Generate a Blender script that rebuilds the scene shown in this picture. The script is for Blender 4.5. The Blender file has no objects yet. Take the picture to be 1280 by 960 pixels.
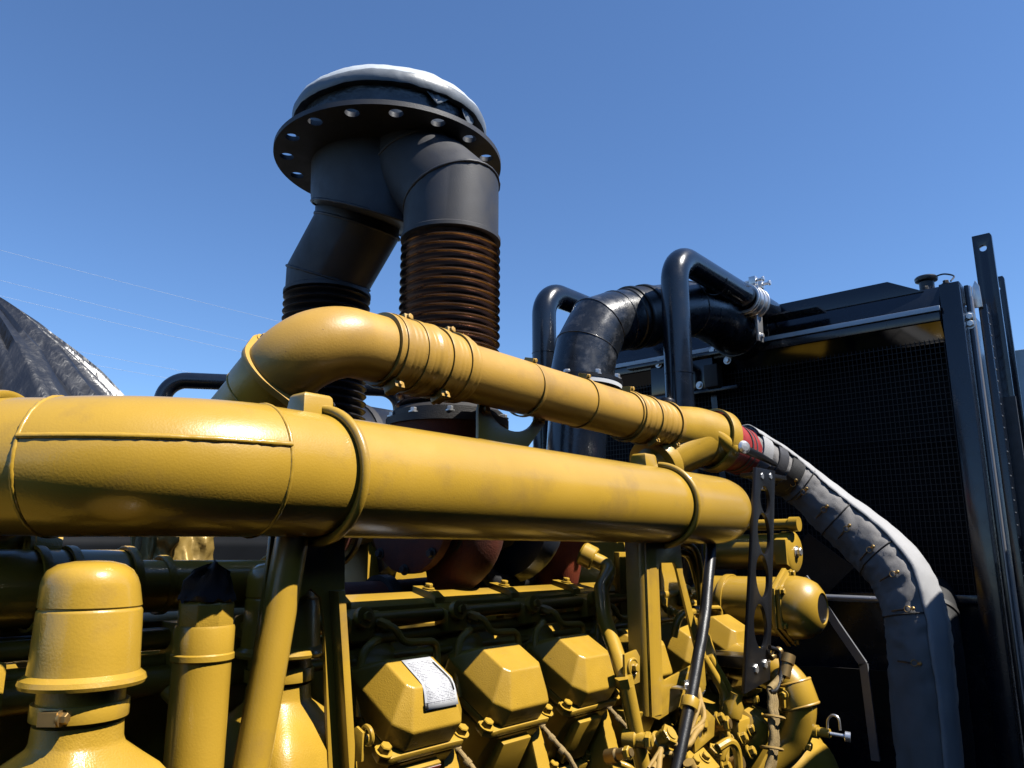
import bpy, bmesh, math, random
from mathutils import Vector, Matrix, noise
from mathutils.geometry import tessellate_polygon
random.seed(7)
R = math.radians
scene = bpy.context.scene
COL = scene.collection

# ------------------------------------------------------------------ camera
cam_d = bpy.data.cameras.new('camera')
cam = bpy.data.objects.new('camera', cam_d)
COL.objects.link(cam)
cam.location = (0, 0, 2.15)
cam.rotation_euler = (R(90 + 12.26), 0, R(-49.3))
cam_d.sensor_width = 36
cam_d.lens = 966 / 1280 * 36
cam_d.clip_start = 0.02
cam_d.clip_end = 3000
scene.camera = cam

# ------------------------------------------------------------------ sky and sun
SUN_AZ, SUN_EL = 287.0, 54.6            # degrees, azimuth counted from +X
sl = Vector((math.cos(R(SUN_AZ)) * math.cos(R(SUN_EL)), math.sin(R(SUN_AZ)) * math.cos(R(SUN_EL)), math.sin(R(SUN_EL))))
world = bpy.data.worlds.new('World')
scene.world = world
world.use_nodes = True
wn = world.node_tree
bg = wn.nodes['Background']
sky = wn.nodes.new('ShaderNodeTexSky')
sky.sky_type = 'NISHITA'
sky.sun_disc = False
sky.sun_elevation = R(SUN_EL)
sky.sun_rotation = math.atan2(sl.x, sl.y)
sky.altitude = 300
sky.air_density = 1.0
sky.dust_density = 0.0
sky.ozone_density = 10.0
wn.links.new(sky.outputs[0], bg.inputs[0])
bg.inputs[1].default_value = 0.097
sun_d = bpy.data.lights.new('sun', 'SUN')
sun_d.energy = 5.0
sun_d.angle = R(0.53)
sun_d.color = (1.0, 0.955, 0.88)
sun = bpy.data.objects.new('sun', sun_d)
COL.objects.link(sun)
sun.rotation_euler = sl.to_track_quat('Z', 'Y').to_euler()
sun.location = sl * 30
vs = scene.view_settings
vs.view_transform = 'Standard'
vs.look = 'None'
vs.exposure = 0.84
vs.gamma = 1.0
vs.use_curve_mapping = False
scene.cycles.max_bounces = 8
scene.cycles.diffuse_bounces = 0

# ------------------------------------------------------------------ materials
MAT = {}


def mat(name, base, rough=0.5, metal=0.0, vary=0.0, vscale=6.0, bump=0.0, bscale=200.0, coat=0.0,
        second=None, sscale=5.0, sthr=(0.5, 0.6), rvary=0.0, specks=None, spthr=0.72, spscale=60.0, spec=0.5,
        bdist=0.004, stretch=None):
    m = bpy.data.materials.new(name)
    m.use_nodes = True
    nt = m.node_tree
    n = nt.nodes
    L = nt.links.new
    b = n['Principled BSDF']
    b.inputs['Roughness'].default_value = rough
    b.inputs['Metallic'].default_value = metal
    b.inputs['Coat Weight'].default_value = coat
    b.inputs['Coat Roughness'].default_value = 0.09
    b.inputs['Specular IOR Level'].default_value = spec
    geo = n.new('ShaderNodeNewGeometry')
    src = geo.outputs['Position']
    if stretch:
        mp = n.new('ShaderNodeMapping')
        mp.inputs['Scale'].default_value = stretch
        L(src, mp.inputs['Vector'])
        src = mp.outputs[0]

    def ns(scale, detail=4.0, rg=0.55):
        t = n.new('ShaderNodeTexNoise')
        t.inputs['Scale'].default_value = scale
        t.inputs['Detail'].default_value = detail
        t.inputs['Roughness'].default_value = rg
        L(src, t.inputs['Vector'])
        return t.outputs['Fac']

    def ramp(fac, a, c):
        r = n.new('ShaderNodeMapRange')
        r.inputs['From Min'].default_value = a
        r.inputs['From Max'].default_value = c
        L(fac, r.inputs['Value'])
        return r.outputs[0]

    col = n.new('ShaderNodeRGB')
    col.outputs[0].default_value = (*base, 1)
    cur = col.outputs[0]

    def mix(fac, colour):
        x = n.new('ShaderNodeMix')
        x.data_type = 'RGBA'
        L(fac, x.inputs['Factor'])
        L(cur, x.inputs['A'])
        x.inputs['B'].default_value = (*colour, 1)
        return x.outputs['Result']
    if vary:
        hs = n.new('ShaderNodeHueSaturation')
        L(cur, hs.inputs['Color'])
        L(ramp2(n, L, ns(vscale), 1 - vary, 1 + vary), hs.inputs['Value'])
        cur = hs.outputs[0]
    if second:
        cur = mix(ramp(ns(sscale, 8.0, 0.65), *sthr), second)
    if specks:
        cur = mix(ramp(ns(spscale, 3.0, 0.7), spthr, spthr + 0.03), specks)
    L(cur, b.inputs['Base Color'])
    if rvary:
        L(ramp2(n, L, ns(vscale * 2.3, 6.0, 0.65), max(0.02, rough - rvary), rough + rvary), b.inputs['Roughness'])
    if bump:
        bp = n.new('ShaderNodeBump')
        bp.inputs['Strength'].default_value = bump
        bp.inputs['Distance'].default_value = bdist
        L(ns(bscale, 3.0, 0.5), bp.inputs['Height'])
        L(bp.outputs[0], b.inputs['Normal'])
        L(bp.outputs[0], b.inputs['Coat Normal'])
    MAT[name] = m
    return m


def ramp2(n, L, fac, a, c):
    r = n.new('ShaderNodeMapRange')
    r.inputs['From Min'].default_value = 0.25
    r.inputs['From Max'].default_value = 0.75
    r.inputs['To Min'].default_value = a
    r.inputs['To Max'].default_value = c
    L(fac, r.inputs['Value'])
    return r.outputs[0]


YEL = (0.440, 0.264, 0.027)
mat('yellow', YEL, 0.36, vary=0.10, vscale=5, bump=0.07, bscale=330, coat=0.55, rvary=0.08,
    second=(0.27, 0.165, 0.045), sscale=6.5, sthr=(0.53, 0.80),
    specks=(0.22, 0.13, 0.035), spthr=0.735, spscale=70)
mat('yellow_dusty', (0.475, 0.276, 0.050), 0.40, vary=0.09, vscale=7, bump=0.09, bscale=300, coat=0.1, rvary=0.1,
    second=(0.36, 0.212, 0.05), sscale=9, sthr=(0.5, 0.72), specks=(0.14, 0.08, 0.03), spthr=0.72, spscale=85)
mat('yellow_cast', (0.425, 0.255, 0.027), 0.36, vary=0.12, vscale=12, bump=0.17, bscale=400, coat=0.15, rvary=0.1,
    specks=(0.17, 0.10, 0.03), spthr=0.70, spscale=90)
mat('yellow_wire', (0.34, 0.21, 0.05), 0.6, vary=0.2, vscale=40, bump=0.35, bscale=900)
mat('tan_braid', (0.27, 0.185, 0.07), 0.7, vary=0.3, vscale=60, bump=0.6, bscale=700)
mat('navy', (0.0055, 0.0085, 0.0150), 0.24, vary=0.2, vscale=8, bump=0.04, bscale=150, coat=0.4, rvary=0.1,
    specks=(0.10, 0.11, 0.12), spthr=0.76, spscale=120)
mat('navy_worn', (0.010, 0.012, 0.016), 0.30, vary=0.3, vscale=12, bump=0.12, bscale=260, coat=0.3, rvary=0.14,
    second=(0.07, 0.072, 0.078), sscale=26, sthr=(0.52, 0.74), specks=(0.32, 0.33, 0.34), spthr=0.72, spscale=150)
mat('black_satin', (0.008, 0.008, 0.009), 0.35, vary=0.2, vscale=15, bump=0.1, bscale=300)
mat('black_rubber', (0.010, 0.010, 0.011), 0.36, vary=0.2, vscale=30, bump=0.15, bscale=500)
mat('exhaust_black', (0.028, 0.029, 0.034), 0.55, vary=0.25, vscale=9, bump=0.12, bscale=380, rvary=0.12,
    second=(0.040, 0.038, 0.037), sscale=7, sthr=(0.45, 0.75), specks=(0.35, 0.35, 0.36), spthr=0.775, spscale=110)
mat('bellows_rust', (0.22, 0.142, 0.108), 0.20, metal=0.9, vary=0.18, vscale=9, bump=0.12, bscale=300, rvary=0.12,
    second=(0.24, 0.115, 0.06), sscale=5, sthr=(0.58, 0.85))
mat('bellows_soot', (0.030, 0.027, 0.028), 0.40, metal=0.6, vary=0.3, vscale=9, bump=0.1, bscale=300)
mat('red_oxide', (0.11, 0.024, 0.011), 0.72, vary=0.3, vscale=14, bump=0.3, bscale=300, second=(0.045, 0.018, 0.013),
    sscale=12, sthr=(0.45, 0.7))
mat('red_oxide_bright', (0.26, 0.050, 0.020), 0.6, vary=0.25, vscale=14, bump=0.2, bscale=300)  # brighter copy of red_oxide, the bowl's missing light put into the colour
mat('turbo_blue', (0.05, 0.06, 0.085), 0.35, metal=0.4, vary=0.2, vscale=10, bump=0.1)
mat('dark_iron', (0.020, 0.018, 0.017), 0.6, vary=0.3, vscale=12, bump=0.25, bscale=300)
mat('fabric_grey', (0.20, 0.192, 0.188), 0.75, vary=0.10, vscale=10, bump=0.35, bscale=900,
    second=(0.19, 0.184, 0.181), sscale=9, sthr=(0.5, 0.8))
mat('fabric_silver', (0.31, 0.31, 0.315), 0.6, vary=0.08, vscale=14, bump=0.3, bscale=900)
mat('fabric_black', (0.007, 0.007, 0.008), 0.7, vary=0.2, vscale=20, bump=0.3, bscale=700)
mat('zinc', (0.62, 0.62, 0.62), 0.34, metal=0.85, vary=0.15, vscale=30, bump=0.1, bscale=400)
mat('brass_ring', (0.30, 0.20, 0.08), 0.45, metal=0.8, vary=0.2, vscale=40)
mat('foil_gold', (0.30, 0.20, 0.055), 0.36, metal=0.35, vary=0.2, vscale=12, bump=0.3, bscale=60)
mat('film_white', (0.50, 0.53, 0.54), 0.32, vary=0.10, vscale=16, bump=0.35, bscale=40)
mat('film_band', (0.15, 0.165, 0.18), 0.4, vary=0.15, vscale=20, bump=0.2, bscale=80)
mat('film_clear', (0.05, 0.055, 0.06), 0.2, vary=0.5, vscale=30, bump=0.4, bscale=90)
mat('seal_white', (0.62, 0.64, 0.66), 0.45, vary=0.06, vscale=10)
mat('gasket_white', (0.50, 0.51, 0.52), 0.5, vary=0.08, vscale=20)
mat('red_rubber', (0.30, 0.032, 0.032), 0.45, vary=0.25, vscale=30, bump=0.12, bscale=300)
mat('tape_dark', (0.05, 0.05, 0.055), 0.5, vary=0.3, vscale=30, bump=0.2)
mat('steel_rod', (0.33, 0.34, 0.37), 0.35, metal=0.6, vary=0.1)
mat('mesh_wire', (0.008, 0.009, 0.012), 0.45, spec=0.35)
mat('core_dark', (0.004, 0.005, 0.007), 0.6, vary=0.4, vscale=6, spec=0.08)
mat('fin_dark', (0.006, 0.008, 0.013), 0.45, vary=0.5, vscale=3)
mat('gloss_black', (0.004, 0.004, 0.005), 0.07, spec=0.6)
mat('tarp', (0.010, 0.0102, 0.0115), 0.36, vary=0.3, vscale=2, bump=0.55, bscale=8, bdist=0.035, rvary=0.08, spec=1.0, stretch=(1.3, 1.3, 0.45))
mat('asphalt', (0.05, 0.047, 0.043), 0.85, vary=0.14, vscale=1.2, bump=0.3, bscale=60, second=(0.035, 0.033, 0.03),
    sscale=0.8, sthr=(0.45, 0.7))
mat('container_paint', (0.28, 0.34, 0.38), 0.5, vary=0.12, vscale=3, second=(0.25, 0.22, 0.2), sscale=5, sthr=(0.62, 0.75))
mat('wood_pole', (0.16, 0.11, 0.07), 0.8, vary=0.2, bump=0.3)
mat('cable_alu', (0.55, 0.58, 0.62), 0.5)
mat('print_black', (0.02, 0.02, 0.02), 0.5)
mat('print_yellow', (0.50, 0.45, 0.03), 0.4)
mat('print_red', (0.38, 0.05, 0.02), 0.4)
mat('paper_white', (0.52, 0.53, 0.54), 0.45)


def label_material(name, rows, density):
    """white adhesive label with rows of tiny illegible print (UV space)"""
    m = bpy.data.materials.new(name)
    m.use_nodes = True
    nt = m.node_tree
    n = nt.nodes
    L = nt.links.new
    b = n['Principled BSDF']
    b.inputs['Roughness'].default_value = 0.42
    uv = n.new('ShaderNodeTexCoord')
    mp = n.new('ShaderNodeMapping')
    mp.inputs['Scale'].default_value = (density, rows, 1)
    L(uv.outputs['UV'], mp.inputs['Vector'])
    sp = n.new('ShaderNodeSeparateXYZ')
    L(mp.outputs[0], sp.inputs[0])

    def math_(op, a, c=None, v=None):
        k = n.new('ShaderNodeMath')
        k.operation = op
        L(a, k.inputs[0])
        if c is not None:
            L(c, k.inputs[1])
        elif v is not None:
            k.inputs[1].default_value = v
        return k.outputs[0]
    fr = math_('FRACT', sp.outputs[1])
    row = math_('LESS_THAN', fr, v=0.62)
    fl = math_('FLOOR', sp.outputs[1])
    cx = n.new('ShaderNodeCombineXYZ')
    L(sp.outputs[0], cx.inputs[0])
    L(math_('MULTIPLY', fl, v=7.31), cx.inputs[1])
    wn_ = n.new('ShaderNodeTexNoise')
    wn_.inputs['Scale'].default_value = 1.0
    wn_.inputs['Detail'].default_value = 1.0
    L(cx.outputs[0], wn_.inputs['Vector'])
    word = math_('GREATER_THAN', wn_.outputs['Fac'], v=0.46)
    ink = math_('MULTIPLY', row, word)
    sq = n.new('ShaderNodeSeparateXYZ')
    L(uv.outputs['UV'], sq.inputs[0])
    for ax in (0, 1):
        ink = math_('MULTIPLY', ink, math_('GREATER_THAN', sq.outputs[ax], v=0.07))
        ink = math_('MULTIPLY', ink, math_('LESS_THAN', sq.outputs[ax], v=0.93))
    x = n.new('ShaderNodeMix')
    x.data_type = 'RGBA'
    L(ink, x.inputs['Factor'])
    x.inputs['A'].default_value = (0.58, 0.59, 0.61, 1)
    x.inputs['B'].default_value = (0.20, 0.20, 0.23, 1)
    L(x.outputs['Result'], b.inputs['Base Color'])
    MAT[name] = m


label_material('label_print', 34, 70)


# ------------------------------------------------------------------ mesh helpers
def V(*a):
    return Vector(a)


def frame(axis):
    w = Vector(axis).normalized()
    u = Vector((0, 0, 1)) if abs(w.z) < 0.9 else Vector((1, 0, 0))
    u = (u - w * u.dot(w)).normalized()
    return u, w.cross(u), w


class MB:
    def __init__(s):
        s.v = []
        s.f = []
        s.uv = None

    def add(s, vs_, fs):
        o = len(s.v)
        s.v += [Vector(p) for p in vs_]
        s.f += [tuple(i + o for i in q) for q in fs]
        return s

    def loft(s, rings, cap=True, closed=False):
        n = len(rings[0])
        vs_ = [p for r in rings for p in r]
        fs = []
        k = len(rings)
        for i in range(k if closed else k - 1):
            a = i * n
            c = ((i + 1) % k) * n
            for j in range(n):
                j2 = (j + 1) % n
                fs.append((a + j, a + j2, c + j2, c + j))
        if cap and not closed:
            fs.append(tuple(reversed(range(n))))
            fs.append(tuple(range((k - 1) * n, k * n)))
        return s.add(vs_, fs)

    def tube(s, path, r, n=20, cap=True, closed=False, wob=None):
        return s.loft(tube_rings(path, r, n, closed, wob), cap, closed)

    def lathe(s, prof, o, axis, n=40, cap=True, wob=None):
        u, v, w = frame(axis)
        o = Vector(o)
        rings = []
        for k, (r, h) in enumerate(prof):
            ring = []
            for j in range(n):
                a = 2 * math.pi * j / n
                rr = max(r, 1e-5)
                hh = h
                if wob:
                    rr, hh = wob(rr, hh, a)
                ring.append(o + w * hh + (u * math.cos(a) + v * math.sin(a)) * rr)
            rings.append(ring)
        return s.loft(rings, cap)

    def box(s, c, d, ax=None):
        c = Vector(c)
        ux, uy, uz = ax if ax else (V(1, 0, 0), V(0, 1, 0), V(0, 0, 1))
        ps = []
        for k in (-1, 1):
            for i, j in ((-1, -1), (1, -1), (1, 1), (-1, 1)):
                ps.append(c + ux * (d[0] * .5 * i) + uy * (d[1] * .5 * j) + uz * (d[2] * .5 * k))
        return s.add(ps, [(3, 2, 1, 0), (4, 5, 6, 7), (0, 1, 5, 4), (1, 2, 6, 5), (2, 3, 7, 6), (3, 0, 4, 7)])

    def bar(s, a, b, w, t, up=(0, 0, 1)):
        a = Vector(a)
        b = Vector(b)
        z = (b - a)
        l = z.length
        z.normalize()
        u = Vector(up)
        u = (u - z * u.dot(z)).normalized()
        return s.box((a + b) / 2, (w, t, l), (u, z.cross(u), z))

    def plate(s, outer, holes, o, ux, uy, t):
        """polygon with holes in the ux/uy plane, extruded by t along ux x uy"""
        o = Vector(o)
        ux = Vector(ux)
        uy = Vector(uy)
        nn = ux.cross(uy).normalized()
        loops = [outer] + list(holes)
        tri = tessellate_polygon([[Vector((a, c, 0)) for a, c in lp] for lp in loops])
        pts = [o + ux * a + uy * c for lp in loops for a, c in lp]
        n = len(pts)
        vs_ = pts + [p + nn * t for p in pts]
        fs = []
        for a, b, c in tri:
            p = (pts[b] - pts[a]).cross(pts[c] - pts[a])
            if p.dot(nn) < 0:
                b, c = c, b
            fs.append((a, c, b))
            fs.append((a + n, b + n, c + n))
        k = 0
        for lp in loops:
            m = len(lp)
            for j in range(m):
                a = k + j
                b = k + (j + 1) % m
                fs.append((a, b, b + n, a + n))
            k += m
        return s.add(vs_, fs)

    def hull(s, pts):
        bm = bmesh.new()
        for p in pts:
            bm.verts.new(p)
        bmesh.ops.convex_hull(bm, input=bm.verts)
        bmesh.ops.delete(bm, geom=[v for v in bm.verts if not v.link_faces], context='VERTS')
        bmesh.ops.dissolve_limit(bm, angle_limit=R(2), verts=bm.verts, edges=bm.edges)
        bm.verts.index_update()
        s.add([v.co.copy() for v in bm.verts], [tuple(v.index for v in f.verts) for f in bm.faces])
        bm.free()
        return s

    def hexbolt(s, p, axis, r=0.009, h=0.008, washer=True, shank=0.0):
        u, v, w = frame(axis)
        p = Vector(p)
        h0 = 0.0
        if washer:
            s.lathe([(r * 1.45, -0.001), (r * 1.45, 0.002)], p, axis, 18)
            h0 = 0.002
        rings = []
        for rr, hh in ((r, h0), (r, h0 + h * .85), (r * .86, h0 + h)):
            rings.append([p + w * hh + (u * math.cos(k * math.pi / 3) + v * math.sin(k * math.pi / 3)) * rr for k in range(6)])
        s.loft(rings)
        return s

    def torus(s, c, axis, R_, r, n=32, m=10):
        u, v, w = frame(axis)
        c = Vector(c)
        s.tube([c + (u * math.cos(2 * math.pi * k / n) + v * math.sin(2 * math.pi * k / n)) * R_ for k in range(n)], r, m, closed=True)
        return s

    def band(s, c, axis, r, w, t, n=40):
        """flat ring round a pipe"""
        return s.lathe([(r, -w / 2), (r + t, -w / 2), (r + t, w / 2), (r, w / 2), (r, -w / 2)], c, axis, n, cap=False)


def tube_rings(path, r, n, closed=False, wob=None):
    P_ = [Vector(p) for p in path]
    k = len(P_)
    rs = r if isinstance(r, (list, tuple)) else [r] * k
    tang = []
    for i in range(k):
        if closed:
            a = (P_[i] - P_[i - 1]).normalized()
            b = (P_[(i + 1) % k] - P_[i]).normalized()
        else:
            a = (P_[i] - P_[i - 1]).normalized() if i > 0 else (P_[1] - P_[0]).normalized()
            b = (P_[i + 1] - P_[i]).normalized() if i < k - 1 else a
        tang.append((a, b))
    u = frame(tang[0][1])[0]
    rings = []
    for i in range(k):
        a, b = tang[i]
        t = (a + b).normalized()
        u = (u - b * u.dot(b)).normalized()
        v = b.cross(u)
        ring = []
        for j in range(n):
            an = 2 * math.pi * j / n
            rr = rs[i] if not wob else wob(rs[i], i, an)
            d = (u * math.cos(an) + v * math.sin(an)) * rr
            # slide along the outgoing direction onto the mitre plane
            d = d - b * (d.dot(t) / max(0.2, b.dot(t)))
            ring.append(P_[i] + d)
        rings.append(ring)
    return rings


def fillet(pts, rad, n=8):
    P_ = [Vector(p) for p in pts]
    rr = rad if isinstance(rad, (list, tuple)) else [rad] * len(P_)
    out = [P_[0]]
    for i in range(1, len(P_) - 1):
        a = (P_[i - 1] - P_[i])
        b = (P_[i + 1] - P_[i])
        la, lb = a.length, b.length
        a.normalize()
        b.normalize()
        ang = a.angle(b)
        if math.pi - ang < 0.02:
            out.append(P_[i])
            continue
        d = min(rr[i] / math.tan(ang / 2), la * .49, lb * .49)
        rad_ = d * math.tan(ang / 2)
        c = P_[i] + (a + b).normalized() * (rad_ / math.sin(ang / 2))
        s0 = P_[i] + a * d - c
        s1 = P_[i] + b * d - c
        tot = s0.angle(s1)
        for k in range(n + 1):
            t = k / n
            out.append(c + (s0 * math.sin((1 - t) * tot) + s1 * math.sin(t * tot)) / math.sin(tot))
    out.append(P_[-1])
    return out


def smooth_path(pts, n=8):
    """Catmull-Rom through the points"""
    P_ = [Vector(p) for p in pts]
    Q = [P_[0] * 2 - P_[1]] + P_ + [P_[-1] * 2 - P_[-2]]
    out = []
    for i in range(1, len(Q) - 2):
        p0, p1, p2, p3 = Q[i - 1:i + 3]
        for k in range(n):
            t = k / n
            out.append(0.5 * ((2 * p1) + (p2 - p0) * t + (2 * p0 - 5 * p1 + 4 * p2 - p3) * t * t + (3 * p1 - p0 - 3 * p2 + p3) * t ** 3))
    out.append(P_[-1])
    return out


def circ(cx, cy, r, n=20, sy=None):
    return [(cx + r * math.cos(2 * math.pi * k / n), cy + (sy or r) * math.sin(2 * math.pi * k / n)) for k in range(n)]


ORG = {}


def thing(name, label, cat, loc=(0, 0, 0), group=None):
    o = bpy.data.objects.new(name, None)
    o.empty_display_size = 0.05
    COL.objects.link(o)
    o.location = loc
    o['label'] = label
    o['category'] = cat
    if group:
        o['group'] = group
    ORG[o.name] = Vector(loc)
    return o


def finish(me, bevel, seg, sharp):
    bm = bmesh.new()
    bm.from_mesh(me)
    bmesh.ops.remove_doubles(bm, verts=bm.verts, dist=1e-5)
    bmesh.ops.recalc_face_normals(bm, faces=bm.faces)
    if bevel:
        es = [e for e in bm.edges if len(e.link_faces) == 2 and e.calc_face_angle(0) > R(22)]
        bmesh.ops.bevel(bm, geom=es, offset=bevel, segments=seg, profile=0.6, affect='EDGES', clamp_overlap=True)
    bm.to_mesh(me)
    bm.free()
    me.polygons.foreach_set('use_smooth', [True] * len(me.polygons))
    me.set_sharp_from_angle(angle=R(sharp))


def part(name, mb, m, parent=None, bevel=0.0, seg=2, sharp=34, label=None, kind=None):
    org = ORG.get(parent.name, V(0, 0, 0)) if parent else V(0, 0, 0)
    me = bpy.data.meshes.new(name)
    me.from_pydata([tuple(p - org) for p in mb.v], [], mb.f)
    finish(me, bevel, seg, sharp)
    me.materials.append(MAT[m])
    o = bpy.data.objects.new(name, me)
    COL.objects.link(o)
    if parent:
        o.parent = parent
        ORG[o.name] = org
    if label:
        o['label'] = label
    if kind:
        o['kind'] = kind
    return o


def solo(name, mb, m, label, cat, loc, group=None, **k):
    """a thing that is one mesh"""
    ORG['_tmp'] = Vector(loc)
    me = bpy.data.meshes.new(name)
    me.from_pydata([tuple(p - Vector(loc)) for p in mb.v], [], mb.f)
    finish(me, k.get('bevel', 0), k.get('seg', 2), k.get('sharp', 34))
    me.materials.append(MAT[m])
    o = bpy.data.objects.new(name, me)
    COL.objects.link(o)
    o.location = loc
    o['label'] = label
    o['category'] = cat
    if group:
        o['group'] = group
    ORG[o.name] = Vector(loc)
    return o


def copy_tree(o, parent=None):
    c = o.copy()
    COL.objects.link(c)
    c.parent = parent
    ORG[c.name] = ORG.get(o.name, V(0, 0, 0)).copy()
    for ch in list(o.children):
        copy_tree(ch, c)
    return c


def text_mesh(body, size):
    """lettering as flat polygons, returned as (verts2d, faces)"""
    cu = bpy.data.curves.new('lettering', 'FONT')
    cu.body = body
    cu.size = size
    cu.align_x = 'CENTER'
    cu.align_y = 'CENTER'
    cu.resolution_u = 3
    ob = bpy.data.objects.new('lettering', cu)
    COL.objects.link(ob)
    dg = bpy.context.evaluated_depsgraph_get()
    me = bpy.data.meshes.new_from_object(ob.evaluated_get(dg))
    vs_ = [v.co.copy() for v in me.vertices]
    fs = [tuple(p.vertices) for p in me.polygons]
    bpy.data.objects.remove(ob)
    bpy.data.meshes.remove(me)
    return vs_, fs


X1, Y1, Z1 = V(1, 0, 0), V(0, 1, 0), V(0, 0, 1)

# ------------------------------------------------------------------ the setting
g = MB().add([(-400, -400, 0), (400, -400, 0), (400, 400, 0), (-400, 400, 0)], [(0, 1, 2, 3)])
o = part('ground', g, 'asphalt')
o['kind'] = 'structure'

# unseen dark row added behind the photographer to cut sky and ground fill
t = thing('fill_blocker_row', 'long dark navy box row added behind the photographer to block fill light', 'enclosure', (1.5, -2.6, 0))
part('body', MB().box((1.5, -2.6, 1.95), (15.0, 2.4, 3.7)), 'navy', t, bevel=.03)
part('base_skid', MB().box((1.5, -2.6, .05), (15.2, 2.2, .10)), 'black_satin', t)
for k in range(8):
    d_ = part('door', MB().box((-5.0 + 1.85 * k, -1.385, 1.95), (1.7, .03, 3.2)), 'navy', t, bevel=.006)
    part('handle', MB().box((-5.0 + 1.85 * k + .7, -1.355, 1.9), (.03, .03, .22)), 'steel_rod', d_, bevel=.004)

# steel skid that carries engine and radiator
t = thing('skid_frame', 'black steel skid under the yellow engine and the radiator', 'skid', (1.9, 1.6, 0))
for y in (1.12, 2.18):
    m = MB()
    m.box((1.9, y, 0.03), (5.6, 0.22, 0.03))
    m.box((1.9, y, 0.25), (5.6, 0.03, 0.42))
    m.box((1.9, y, 0.47), (5.6, 0.22, 0.03))
    part('rail', m, 'navy', t)
for x in (-0.7, 0.4, 1.5, 2.6, 3.7, 4.6):
    part('cross_member', MB().box((x, 1.65, 0.25), (0.12, 1.02, 0.3)), 'navy', t)

# ------------------------------------------------------------------ engine block
t = thing('engine_block', 'yellow vee engine block in shade below the row of valve covers', 'engine', (1.0, 1.65, 0.485))
m = MB()
m.hull([V(x, y, z) for x in (-0.35, 2.2) for y, z in ((1.28, .485), (2.02, .485), (1.2, .8), (2.1, .8), (1.17, 1.25), (2.13, 1.25),
                                                     (1.25, 1.72), (2.05, 1.72), (1.42, 1.86), (1.88, 1.86))])
part('crankcase', m, 'yellow_cast', t, bevel=0.012)
for s in (-1, 1):
    m = MB()
    m.hull([V(x, 1.65 + s * y, z) for x in (-0.35, 2.2) for y, z in ((.30, 1.70), (.46, 1.47), (.585, 1.52), (.42, 1.82))])
    part('cylinder_deck', m, 'yellow_cast', t, bevel=0.006)
m = MB()
for k in range(9):
    m.lathe([(0.075, 0), (0.075, .02), (0.06, .03), (0.0, .03)], (-0.15 + .27 * k, 1.19, 1.05), (0, -1, 0), 24)
part('inspection_covers', m, 'yellow_cast', t)
m = MB().hull([V(x, y, z) for x in (2.2, 2.36) for y, z in ((1.25, .6), (2.05, .6), (1.12, 1.0), (2.18, 1.0), (1.12, 1.6), (2.18, 1.6), (1.35, 1.93), (1.95, 1.93))])
part('gear_housing', m, 'yellow_cast', t, bevel=0.015)
m = MB().lathe([(.30, 0), (.30, .03), (.12, .05), (.12, .28), (.22, .30), (.22, .36), (.1, .37), (0, .37)], (2.36, 1.65, 1.3), X1, 48)
part('crank_pulley', m, 'dark_iron', t)
m = MB().hull([V(x, y, z) for x in (-0.62, -0.35) for y, z in ((1.2, .6), (2.1, .6), (1.05, 1.0), (2.25, 1.0), (1.1, 1.6), (2.2, 1.6), (1.4, 1.9), (1.9, 1.9))])
part('flywheel_housing', m, 'yellow_cast', t, bevel=0.015)
m = MB().hull([V(x, y, z) for x in (0.1, 2.1) for y, z in ((1.40, 1.84), (1.9, 1.84), (1.46, 1.95), (1.84, 1.95))])
part('valley_cover', m, 'yellow_cast', t, bevel=0.01)

# ------------------------------------------------------------------ cylinder heads with valve covers
C30, S30 = math.cos(R(30)), math.sin(R(30))
HB = V(0.992, 1.115, 1.8625)
HK = 1.055


def H(u, v, w):
    return HB + V(u, -v * C30 - w * S30, -v * S30 + w * C30) * HK


HW = V(0, -S30, C30)
HV = V(0, -C30, -S30)


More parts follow.
